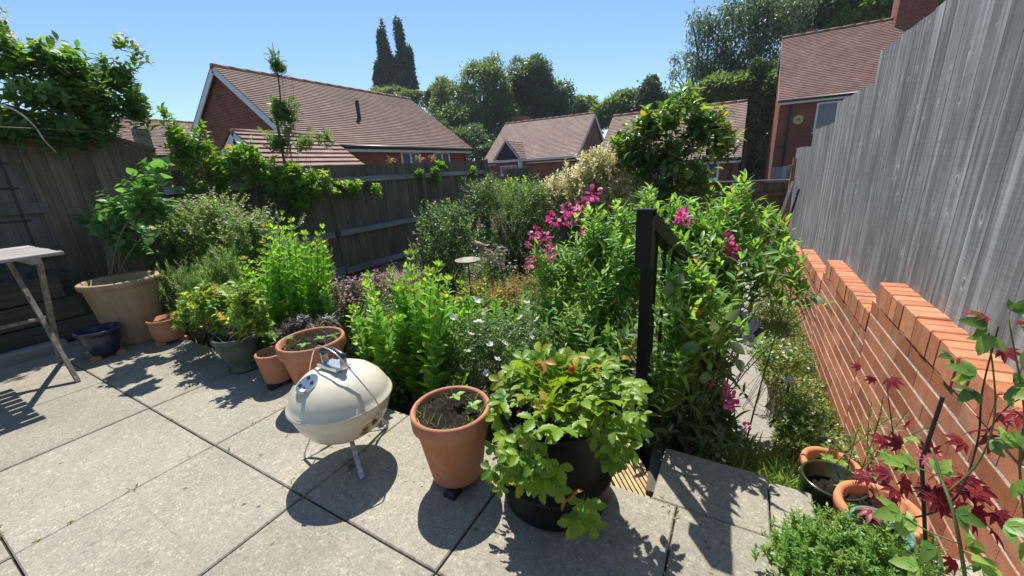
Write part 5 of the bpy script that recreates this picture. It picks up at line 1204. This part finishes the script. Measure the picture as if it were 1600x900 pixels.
# white flowers
b = [blob(px, py, 1.42, rx, ry, .2) for px, py, rx, ry in ((715, 560, 44, 44), (765, 540, 50, 46), (740, 510, 50, 30), (800, 510, 44, 30), (835, 540, 40, 50), (690, 590, 30, 22), (790, 580, 40, 30))]
rt, C = bush('potentilla', 'fine-leaved bush with scattered white flowers behind the strawberry planter', 'shrub', ba(755, 610, 1.42), b, 560, 11, 'ovate2', .020, L['midshrub'], 'twig', 1.0, span=.15, shell=.3, spread=.12, stem_r=.0016)
fl = Fol(); fl.add('flower5', np.zeros((1, 3)), np.array([[0, 1., 0]]), np.array([[0, 0, 1.]]), .036, np.array([.6])); fv, ff, fr_ = fl.geo()
fme = mesh_data('potentilla_flower', fv, ff, fr_); fme.materials.append(L['whitefl'])
for px, py in ((690, 503), (708, 497), (744, 497), (750, 503), (762, 490), (720, 575), (733, 548), (771, 535), (778, 562), (655, 577), (686, 541), (747, 470), (790, 535), (735, 520), (812, 505), (700, 600), (828, 478), (805, 560), (830, 520), (676, 497), (753, 580), (842, 500)):
    p = Yp(px+rng.normal(0, 3), py+rng.normal(0, 3), 1.28); o = link('flower', fme, None, rt); o.location = p-root_of(rt)
    o.rotation_euler = (-.75+rng.normal(0, .35), rng.normal(0, .35), rng.random()*6)
# ornamental grass
n = 460; g0 = np.array(ba(640, 430, 3.3)); f = Fol(); a = rng.random(n)*6.28; P = g0+np.stack([rng.normal(0, .09, n), rng.normal(0, .09, n), np.zeros(n)], 1)
D = np.stack([np.cos(a)*.62, np.sin(a)*.62, np.full(n, .8)+rng.normal(0, .25, n)], 1); f.add('blade', P, D, np.array([0, 0, 1.])+rng.normal(0, .2, (n, 3)), .28+.3*rng.random(n), None, .7)
rt = thing('ornamental_grass', 'tan brown fountain grass against the left fence', 'grass', g0); part('blades', f.geo(), L['tan'], rt)
# shrubs by the fence
b = [blob(px, py, 3.6, rx, ry, .35) for px, py, rx, ry in ((695, 375, 44, 46), (725, 365, 30, 36), (672, 345, 14, 32), (690, 330, 8, 26), (712, 335, 10, 24), (665, 390, 26, 34), (700, 410, 40, 20))]
rt, C = bush('leafy_shrub', 'mid green spiry shrub left of the bird bath near the fence', 'shrub', ba(695, 420, 3.6), b, 420, 12, 'ovate2', .046, L['midshrub'], 'twig', .9, span=.3, shell=.4, up=.5, lean=.3)
flowers_on(rt, C, 14, 'flowers', 'flower5', .035, L['pinkfl'], 3, .02, hi=False)
b = [blob(px, py, 5.3, rx, ry, .6) for px, py, rx, ry in ((770, 315, 40, 36), (810, 330, 44, 46), (850, 330, 36, 44), (835, 300, 40, 22), (755, 300, 24, 28), (790, 375, 50, 34), (840, 380, 40, 30))]
bush('dark_shrub', 'big rounded grey green shrub in the far corner of the garden', 'shrub', ba(800, 390, 5.3), b, 900, 13, 'lance2', .062, L['dark'], 'twig', .8, span=.34, shell=.5, up=.2)
b = [blob(px, py, 6.6, rx, ry, .5) for px, py, rx, ry in ((860, 300, 40, 20), (800, 290, 26, 14), (890, 320, 30, 24))]
bush('leafy_shrub', 'paler leafy shrub at the back fence behind the grey green shrub', 'shrub', ba(850, 330, 6.6), b, 260, 10, 'ovate2', .07, L['climber'], 'twig', .9, span=.3, shell=.4)
# pink cushions, russet cover
b = [blob(px, py, 3.0, rx, ry, .2) for px, py, rx, ry in ((770, 405, 22, 18), (790, 425, 14, 12), (745, 425, 24, 12))]
rt, C = bush('pink_cushion', 'low plant sprinkled with pink flowers just behind the bird bath', 'plant', ba(770, 430, 3.0), b, 170, 8, 'ovate2', .025, L['midshrub'], span=.14)
flowers_on(rt, C, 90, 'flowers', 'flower5', .028, L['pinkfl'], 2, .015)
b = [blob(px, py, 2.7, rx, ry, .3) for px, py, rx, ry in ((795, 455, 36, 24), (770, 462, 34, 20), (825, 445, 20, 26), (740, 450, 20, 20))]
bush('russet_plant', 'low russet and yellow green spreading plant right of the bird bath pole', 'plant', ba(790, 480, 2.7), b, 380, 10, 'lance2', .03, L['redcover'], span=.16, shell=.3, up=.5)
# cream shrub and broad-leaved tree
b = [blob(px, py, 5.5, rx, ry, .45) for px, py, rx, ry in ((905, 285, 38, 34), (945, 265, 36, 36), (885, 310, 26, 24), (965, 300, 40, 44), (920, 320, 40, 26), (975, 255, 22, 24), (870, 295, 20, 24), (930, 245, 24, 16))]
bush('variegated_willow', 'cream and pink variegated shrub left of the broad-leaved tree', 'shrub', ba(930, 350, 5.5), b, 1200, 12, 'ovate2', .066, L['cream'], 'twig', .8, span=.32, shell=.3, up=.3)
b = [blob(px, py, 5.1, rx, ry, .4) for px, py, rx, ry in ((1050, 240, 58, 52), (1005, 250, 30, 50), (1095, 190, 34, 42), (1040, 175, 24, 30), (1125, 185, 16, 22), (1010, 190, 14, 26), (1080, 290, 44, 40), (1030, 300, 40, 40), (1075, 140, 22, 14), (960, 215, 14, 14), (985, 225, 20, 36), (1130, 215, 20, 20))]
lbase = ba(1050, 360, 5.1)
rt, C = bush('broad_leaved_tree', 'young tree with large glossy leaves standing above the pea plants', 'tree', lbase, b, 310, 8, 'broad', .135, L['cherry'], 'twig', 1.0, span=.42, shell=.1, fuzz=.26, stem_r=.006, spread=.05, up=.4, lean=.5, partname='crown', jit=.4)
tb0 = np.array(lbase)
part('trunk', join([tube(smooth_line([tb0-[0, 0, .1], tb0+[.02, 0, .6], b[0][0], b[2][0]], 5), np.linspace(.03, .008, 16), 7), tube(smooth_line([tb0+[.01, 0, .4], b[7][0], b[1][0], b[5][0]], 5), np.linspace(.02, .005, 16), 6)]), M['bark'], rt)

# everlasting peas
def pea(label, blobs, base, n, ll, mat, flow, yf, nl=9):
    rt, C = bush('pea_plant', label, 'plant', base, blobs, int(n*.66), nl, 'lance', ll*1.22, mat, 'stem', .8, 'opp', span=.5, shell=.0, fuzz=.35, spread=.12, stem_r=.0028, lean=.4, up=.35, jit=.45, wid=1.0)
    f = Fol(); k = 24; d = rvec(k); P = d*np.array([.015, .015, .019])
    f.add('petal', P, d*.7+np.array([0, 0, .25]), rvec(k), .020*(.7+.5*rng.random(k))); g = f.geo(); me = mesh_data('pea_flower', *g); me.materials.append(L['magenta'])
    for px, py, s in flow:
        p = Yp(px, py, yf+rng.normal(0, .05)); o = link('flower_head', me, None, rt); o.location = p-root_of(rt); o.scale = (s*1.2, s*1.2, s*1.35); o.rotation_euler = (rng.random(), rng.random(), rng.random()*6)
    return rt
b = [blob(px, py, yy, rx, ry, .28) for px, py, rx, ry, yy in ((885, 420, 46, 56, 2.3), (935, 370, 46, 50, 2.4), (860, 480, 30, 50, 2.1), (945, 460, 50, 66, 2.1), (905, 500, 50, 50, 2.0), (985, 400, 36, 60, 2.3), (970, 340, 30, 26, 2.5), (960, 540, 40, 50, 1.9), (850, 400, 18, 20, 2.3), (1015, 310, 22, 24, 2.5))]
pea('tall magenta-flowered pea plant crowding the left side of the handrail', b, ba(920, 580, 2.1), 560, .062, L['pea'],
    [(835, 363, 1), (848, 369, 1.1), (856, 388, .9), (830, 410, 1.1), (862, 402, .8), (865, 342, 1.1), (886, 328, 1), (892, 342, 1.1), (908, 320, 1), (928, 302, 1.15), (908, 362, .6), (825, 382, .6)], 2.15)
b = [blob(px, py, yy, rx, ry, .28) for px, py, rx, ry, yy in ((1085, 350, 54, 46, 2.4), (1140, 335, 36, 36, 2.5), (1065, 420, 50, 60, 2.2), (1125, 400, 44, 50, 2.2), (1180, 400, 26, 24, 2.2), (1160, 300, 20, 30, 2.6), (1230, 382, 40, 14, 2.3), (1090, 490, 56, 50, 2.0), (1135, 470, 30, 30, 2.1), (1200, 330, 20, 16, 2.5), (1060, 330, 30, 30, 2.5), (1060, 430, 18, 54, 1.62), (1062, 500, 24, 44, 1.6), (1060, 560, 22, 40, 1.5), (1095, 440, 40, 40, 1.7))]
pea('rambling pea plant leaning right from the handrail towards the brick wall', b, ba(1090, 560, 2.1), 600, .062, L['pea'],
    [(1066, 338, .9), (1072, 345, .8), (1138, 375, .9), (1143, 388, 1), (1144, 410, .9), (1137, 400, .8), (1060, 345, .6)], 2.15)
b = [blob(px, py, yy, rx, ry, .2) for px, py, rx, ry, yy in ((1060, 560, 50, 46, 1.75), (1100, 600, 50, 44, 1.7), (1050, 630, 36, 50, 1.55), (1110, 540, 30, 26, 1.8), (1075, 660, 26, 30, 1.55), (1140, 640, 22, 8, 1.7), (1010, 600, 24, 60, 1.65))]
pea('drooping grey green pea growth hanging over the foot of the steps', b, ba(1060, 690, 1.6), 260, .062, L['pealow'],
    [(1140, 625, .8), (1145, 632, .7), (1108, 597, .6), (1130, 605, .5), (1165, 668, .5)], 1.6, 8)
# large pale drooping leaves by the rail
f = Fol(); P = []; D = []; Ls = []
for px, py, dx, dz, l in ((1050, 440, -.2, -.8, .10), (1060, 425, .3, -.6, .08), (1118, 520, -.2, .9, .09), (1135, 500, .5, .7, .10), (1140, 535, .9, -.5, .10), (1150, 560, .6, -.8, .09), (1095, 540, -.9, -.2, .12), (1075, 565, -.6, -.8, .11), (1000, 560, .9, .1, .08), (965, 515, .8, -.4, .08), (975, 545, .7, .1, .07), (1105, 580, -.2, -1, .09)):
    P.append(Yp(px, py, 1.5)); D.append((dx, -.35, dz)); Ls.append(l*.62)
f.add('broad', np.array(P), np.array(D), np.array([0, -.8, .5])+rng.normal(0, .2, (len(P), 3)), np.array(Ls), np.full(len(P), .8))
r0_ = ba(1080, 640, 1.62); rt = thing('large_leaved_plant', 'stems with big pale ribbed leaves bending beside the handrail post', 'plant', r0_); part('leaves', f.geo(), L['pealow'], rt)
[part('stem', tube(bez(np.array(r0_)+[rng.normal(0, .04), 0, 0], (np.array(r0_)+p)/2+[0, 0, .12], p, 7), np.linspace(.005, .0025, 7), 5), M['stem'], rt) for p in P]

# strawberry leaves
ce = pS+np.array([0, 0, .36]); b = []
for px, py, rx, ry, yy in ((880, 610, 66, 24, .98), (850, 585, 46, 20, 1.05), (915, 585, 36, 18, 1.05), (815, 615, 20, 14, .98), (955, 620, 26, 16, 1.02), (885, 640, 54, 20, .9)): b.append(blob(px, py, yy, rx, ry, .1))
n = 230; P, d = sample_blobs(b, n, .3, -.3); rt = thing('strawberry_plant', 'mass of lime green toothed strawberry leaves topping the black planter', 'plant', ce)
D = d*.5+unit(P-ce)*.9+rvec(n)*.25; D[:, 2] = D[:, 2]*.5+.05; f = Fol(); f.add('straw', P, D, np.array([0, -.25, 1.])+rng.normal(0, .25, (n, 3)), .066*(.6+.7*rng.random(n)), rng.normal(.42, .2, n), 1.0)
# trailing runners down the front and sides
tr_ = []
for px, py, yy in [(815+rng.normal(0, 22), 655+rng.random()*90, .83) for _ in range(36)]+[(960+rng.normal(0, 20), 640+rng.random()*70, .92) for _ in range(26)]+[(850+rng.normal(0, 26), 690+rng.random()*65, .80) for _ in range(26)]+[(905+rng.normal(0, 12), 770+rng.random()*40, .785) for _ in range(12)]+[(790+rng.normal(0, 8), 640+rng.random()*60, .92) for _ in range(10)]:
    tr_.append(Yp(px, py, yy+rng.normal(0, .012)))
tr_ = np.array(tr_); n2 = len(tr_); D2 = unit(tr_-pS-np.array([0, 0, .3]))*.5+rvec(n2)*.45+np.array([.0, -.35, -.45])
f.add('straw', tr_, D2, np.array([.25, -.8, .6])+rng.normal(0, .3, (n2, 3)), .06*(.7+.5*rng.random(n2)), rng.normal(.4, .2, n2))
part('leaves', f.geo(), L['straw'], rt)
f = Fol(); yl = np.array([Yp(px, py, yy) for px, py, yy in ((852, 556, 1.0), (840, 562, 1.0), (905, 548, 1.05), (790, 600, .95), (825, 618, .9), (868, 625, .88), (940, 570, 1.02), (888, 775, .79), (842, 700, .82), (860, 640, .87))])
f.add('straw', yl, rvec(len(yl))*.5+np.array([-.2, -.5, .2]), np.array([0, -.4, 1.])+rng.normal(0, .3, (len(yl), 3)), .066); part('yellow_leaves', f.geo(), L['strawold'], rt)
allp = np.concatenate([P, tr_]); st_ = []
for p in P[::2]:
    s0 = ce+np.array([rng.normal(0, .05), rng.normal(0, .05), -.03]); st_.append(tube(bez(s0, (s0+p)/2+[0, 0, .08], p, 7), .0018, 4, False))
part('stems', join(st_), M['stem'], rt)
BR = leaf_mat('berry_red', [(.5, .02, .015), (.55, .03, .02)], tfac=.1, gain=1.0)
for px, py in ((811, 645), (893, 577)): part('berry', lathe([(0, -.012), (.006, -.007), (.009, .0), (.006, .008), (0, .01)], Yp(px, py, .9), 10), BR, rt, True)

# low mound, maple, vine at lower right
mc = Zp(1355, 912, .035); b = [(mc+np.array([0, 0, .02]), np.array([.19, .16, .10])), (mc+np.array([-.1, .02, .0]), np.array([.1, .12, .08])), (mc+np.array([.13, -.02, .0]), np.array([.12, .12, .09]))]
bush('mound_plant', 'dense low mound of small fresh green leaves in front of the teal pot', 'shrub', (mc[0], mc[1], .0), b, 1700, 14, 'lance2', .018, L['mound'], 'twig', .8, span=.07, shell=.4, spread=.05, up=.5, stem_r=.0012, wid=1.5)
def px_plant(name, label, cat, base, leaves, mat, tmpl, stems, smat, partname='leaves', extra=None):
    rt = thing(name, label, cat, base); f = Fol(); P = []; D = []; Ls = []; Us = []
    for px, py, yy, dx, dz, l in leaves:
        P.append(Yp(px, py, yy)); D.append((dx, rng.normal(-.3, .35), dz+rng.normal(0, .2))); Ls.append(l*.74); Us.append((rng.normal(0, .3), -.5+rng.normal(0, .25), .8))
    f.add(tmpl, np.array(P), np.array(D), np.array(Us), np.array(Ls)); part(partname, f.geo(), mat, rt)
    [part('stem', tube(smooth_line([Yp(*q) if len(q) == 3 else np.array(q[1:]) for q in s], 5), np.linspace(a*.5, b_*.7, (len(s)-1)*5+1), 6), smat, rt, True) for s, a, b_ in stems]; return rt
mp_ = (q3[0], q3[1], .0)
px_plant('maple_sapling', 'red-leaved maple sapling against the orange brick wall', 'maple', mp_,
    [(1395, 700, 1.2, -.4, .1, .075), (1425, 700, 1.2, .5, .1, .07), (1410, 715, 1.2, .1, -.7, .06), (1370, 745, 1.18, -.6, -.2, .075), (1365, 790, 1.1, -.4, -.4, .075), (1385, 775, 1.12, .5, -.5, .07), (1400, 760, 1.1, -.3, .2, .07), (1440, 770, 1.1, .7, -.1, .08), (1470, 775, 1.05, -.5, -.2, .08), (1500, 765, 1.05, .8, -.1, .085), (1510, 785, 1.05, .5, -.6, .08), (1540, 790, 1.05, .8, -.5, .075), (1525, 675, 1.08, -.2, .2, .085), (1515, 690, 1.08, -.9, .1, .07), (1535, 670, 1.08, .6, -.5, .075), (1385, 585, 1.25, .6, -.5, .06), (1350, 578, 1.25, -.7, .2, .045), (1365, 585, 1.25, -.2, -.5, .04), (1550, 495, 1.02, -.7, .2, .06), (1575, 500, 1.02, .5, -.2, .06), (1560, 540, 1.0, .4, -.3, .05), (1490, 865, .95, -.3, -.6, .06), (1545, 650, 1.05, .7, .2, .06), (1590, 635, 1.0, -.2, -.6, .06), (1410, 665, 1.2, .2, .7, .05), (1455, 745, 1.12, -.1, .8, .06)]+[(px+rng.normal(0, 14), py+rng.normal(0, 10), 1.1+rng.normal(0, .03), rng.normal(0, .8), rng.normal(-.25, .5), .06+.03*rng.random()) for px, py in ((1400, 700), (1420, 715), (1440, 705), (1385, 745), (1375, 780), (1400, 775), (1430, 765), (1450, 775), (1470, 765), (1490, 780), (1510, 760), (1530, 785), (1550, 800), (1480, 795), (1520, 745), (1455, 790), (1500, 795), (1540, 770), (1410, 740), (1465, 745))],
    L['mapler'], 'maple', [([('w', q3[0], q3[1], -.02), (1410, 770, 1.15), (1400, 710, 1.2), (1385, 600, 1.25)], .004, .0015), ([('w', q3[0]+.03, q3[1], -.02), (1480, 790, 1.06), (1525, 700, 1.08), (1535, 610, 1.06), (1560, 510, 1.02)], .005, .002), ([(1525, 700, 1.08), (1570, 640, 1.03), (1600, 620, 1.0)], .003, .0015), ([(1410, 770, 1.15), (1460, 765, 1.1), (1510, 770, 1.05)], .003, .0012)], M['wire'])
rv = lambda *a: [(px+rng.normal(0, 4), py+rng.normal(0, 4), yy, dx, dz, l) for px, py, yy, dx, dz, l in a]
px_plant('leafy_vine', 'green lobed-leaf vine with thick stem rising at the lower right corner', 'vine', (.50, .82, .0),
    rv((1415, 800, .9, -.7, -.3, .085), (1440, 735, .95, -.6, .4, .07), (1460, 745, .95, .5, .5, .06), (1420, 725, .98, -.9, .1, .06), (1395, 720, 1.0, -.8, .3, .05), (1450, 825, .88, -.6, -.2, .07), (1470, 850, .86, -.5, -.5, .07), (1480, 800, .88, .6, .2, .07), (1500, 845, .86, .7, -.1, .07), (1520, 870, .84, .6, -.3, .06), (1540, 590, .98, -.6, .2, .07), (1530, 610, .98, -.5, -.4, .06), (1560, 610, .97, .4, .4, .07), (1575, 600, .97, .7, -.2, .07), (1545, 510, 1.0, -.9, .2, .07), (1555, 520, 1.0, -.3, -.3, .07), (1580, 515, .98, .8, -.2, .08), (1590, 540, .96, .5, -.6, .08), (1575, 490, 1.0, .2, .8, .05), (1595, 500, .98, .6, .5, .05), (1530, 700, .95, .7, .3, .06), (1560, 690, .93, .8, .1, .06), (1580, 740, .9, .5, -.3, .07), (1560, 820, .86, .8, .2, .07), (1575, 870, .83, .5, .5, .09), (1590, 850, .83, .8, -.1, .08), (1545, 885, .82, -.3, .4, .07), (1440, 880, .84, -.7, .1, .07), (1490, 560, 1.05, -.5, .2, .05), (1500, 575, 1.04, .3, -.6, .05), (1595, 700, .9, .3, .6, .06), (1340, 690, 1.1, -.6, .2, .035), (1420, 690, 1.02, .3, .6, .045)),
    L['vine'], 'vine', [([('w', .50, .80, .0), (1500, 850, .86), (1470, 745, .93), (1455, 700, .97)], .007, .003), ([(1480, 770, .92), (1530, 720, .95), (1555, 640, .97), (1545, 520, 1.0)], .004, .002), ([('w', .60, .80, .0), (1597, 780, .9), (1600, 640, .96), (1575, 495, .98)], .004, .0016), ([(1470, 745, .93), (1430, 730, .97), (1395, 722, 1.0)], .003, .0015), ([(1500, 850, .86), (1450, 830, .88), (1410, 805, .9)], .003, .002)], M['stem'])
ck = thing('support_cane', 'short dark stick stuck upright before the brick wall among the maple stems', 'cane', (q3[0]+.03, q3[1]+.02, -.0))
part('shaft', tube([(q3[0]+.05, 1.12, -.02), Yp(1440, 720, 1.12), Yp(1473, 620, 1.14)], .0042, 6), M['wire'], ck)
n = 26; t0 = np.array([[q2[0]+.06+rng.normal(0, .05), q2[1]+.03+rng.normal(0, .03), -.02] for _ in range(7)])
o = [(t0[k], Yp(x, y, 1.3)) for k, (x, y) in enumerate(((1362, 628), (1380, 620), (1345, 665), (1400, 650), (1420, 640), (1470, 660), (1350, 700)))]
spikes('wiry_shrub', 'thin wiry sprigs with needle tufts before the brick wall', 'plant', t0[0], o, 9, 'needle', .03, L['rosemary'], 'whorl', .8, .0016, .4, stem='twig')

# ------------------------------------------------------------------ ground cover
def cover(name, label, cat, n, xr, yr, hmax, tmpl, ll, mat, mask=None, up=.6, wid=1.0):
    P = np.stack([rng.uniform(*xr, n), rng.uniform(*yr, n)], 1)
    if mask is not None: P = P[mask(P[:, 0], P[:, 1])]
    m = len(P); z = ground_z(P[:, 0], P[:, 1]); lump = .5+.5*np.sin(P[:, 0]*9+1.3*np.sin(P[:, 1]*5))*np.sin(P[:, 1]*7.3+P[:, 0]*3)
    z = z+hmax*(.2+.8*lump)*rng.random(m)**.6
    D = rvec(m)*.8+np.array([0, 0, up]); f = Fol(); f.add(tmpl, np.column_stack([P, z]), D, np.array([0, 0, 1.])+rng.normal(0, .5, (m, 3)), ll*(.6+.8*rng.random(m)), None, wid)
    return struct(name, f.geo(), L[mat], 'stuff', label=label, cat=cat), np.column_stack([P, z])
pathx = lambda y: .15+.04*np.sin(y*1.3)
mk = lambda x, y: (np.abs(x-pathx(y)) > .16+.05*np.sin(y*5)+.05*rng.random(len(x))) & (y > 1.5)
cover('ground_cover', 'daisy foliage carpeting the foot of the brick wall', 'ground cover', 30000, (.16, .65), (1.5, 8.2), .10, 'ovate2', .024, 'cover', mk)
cover('ground_cover', 'low green carpet left of the path under the peas', 'ground cover', 16000, (-.5, .12), (1.9, 8.2), .09, 'ovate2', .026, 'cover', lambda x, y: mk(x, y) & ((x < -.1) | (y > 2.3)))
cover('ground_cover', 'mixed low leaves covering the soil of the flower bed', 'ground cover', 42000, (-4.8, -.4), (1.22, 8.2), .11, 'ovate2', .042, 'midshrub')
cover('ground_cover', 'mixed shade plants along the raised bed', 'ground cover', 5000, (-4.85, -4.3), (-1.5, .7), .0, 'ovate2', .05, 'dark', up=1.0)
o, P = cover('daisy_flowers', 'countless tiny white daisies dotting the ground cover', 'flowers', 900, (.24, .64), (1.55, 8), .12, 'flower5', .016, 'whitefl', mk)
cover('grass', 'tuft of green lawn grass at the edge of the lowest slab', 'grass', 5200, (-.15, .34), (1.40, 1.95), .05, 'blade', .13, 'grass', lambda x, y: (y > 1.42) & ((x-.1)**2+(y-1.6)**2*.8 < .06+.03*rng.random(len(x))), 1.2, 2.0)
# fleabane mounds against the wall
for k, (px, py, yy, rx, ry, lab) in enumerate(((1250, 655, 2.0, 42, 34, 'daisy-dotted fleabane mound just behind the furthest lattice pot'), (1215, 560, 2.7, 44, 26, 'daisy-dotted fleabane patch halfway along the brick wall'), (1205, 480, 3.6, 40, 22, 'daisy-dotted fleabane patch further along the wall beyond the peas'), (1120, 690, 1.62, 36, 22, 'small fleabane tuft at the foot of the drooping peas'))):
    bl = blob(px, py, yy, rx, ry, .2); rt, C = bush('fleabane', lab, 'plant', (bl[0][0], bl[0][1], gz(bl[0][0], bl[0][1])), [bl], 260, 9, 'ovate2', .022, L['cover' if k in (1, 2) else 'mound'], 'stem', 1.0, span=.12, shell=.2, spread=.1, stem_r=.0012)
    flowers_on(rt, C, 46, 'flowers', 'flower5', .018, L['whitefl'], 1, .004)

# ------------------------------------------------------------------ thin summer haze
hm_, hnt, hns, hln = new_mat('summer_haze')
pv_ = hns.new('ShaderNodeVolumePrincipled'); pv_.inputs['Color'].default_value = (.82, .9, 1, 1); pv_.inputs['Density'].default_value = .0006
ho_ = hns.new('ShaderNodeOutputMaterial'); hln.new(pv_.outputs[0], ho_.inputs['Volume'])
struct('haze', box(-420, 420, -70, 920, -2.4, 26), hm_, 'stuff', label='thin pale summer haze filling the air', cat='haze')

wd = Fol(); W_ = []
for k in range(70):
    if k % 2: W_.append((rng.choice(XJ[2:9])+rng.normal(0, .004), rng.uniform(-.3, 1.1)))
    else: W_.append((rng.uniform(-3.8, .4), rng.choice([.015, .582, 1.112])+rng.normal(0, .004)))
W_ = np.repeat(np.array(W_), 5, 0); q = len(W_); Pw = np.column_stack([W_+rng.normal(0, .008, (q, 2)), np.full(q, -.002)])
Dw = rvec(q)*.9+np.array([0, 0, .5]); Dw[:, 2] = np.abs(Dw[:, 2]); wd.add('lance', Pw, Dw, np.array([0, 0, 1.])+rng.normal(0, .3, (q, 3)), .008+.014*rng.random(q))
struct('joint_weeds', wd.geo(), L['cover'], 'stuff', label='tiny weeds and moss rooted in the patio joints', cat='weeds')
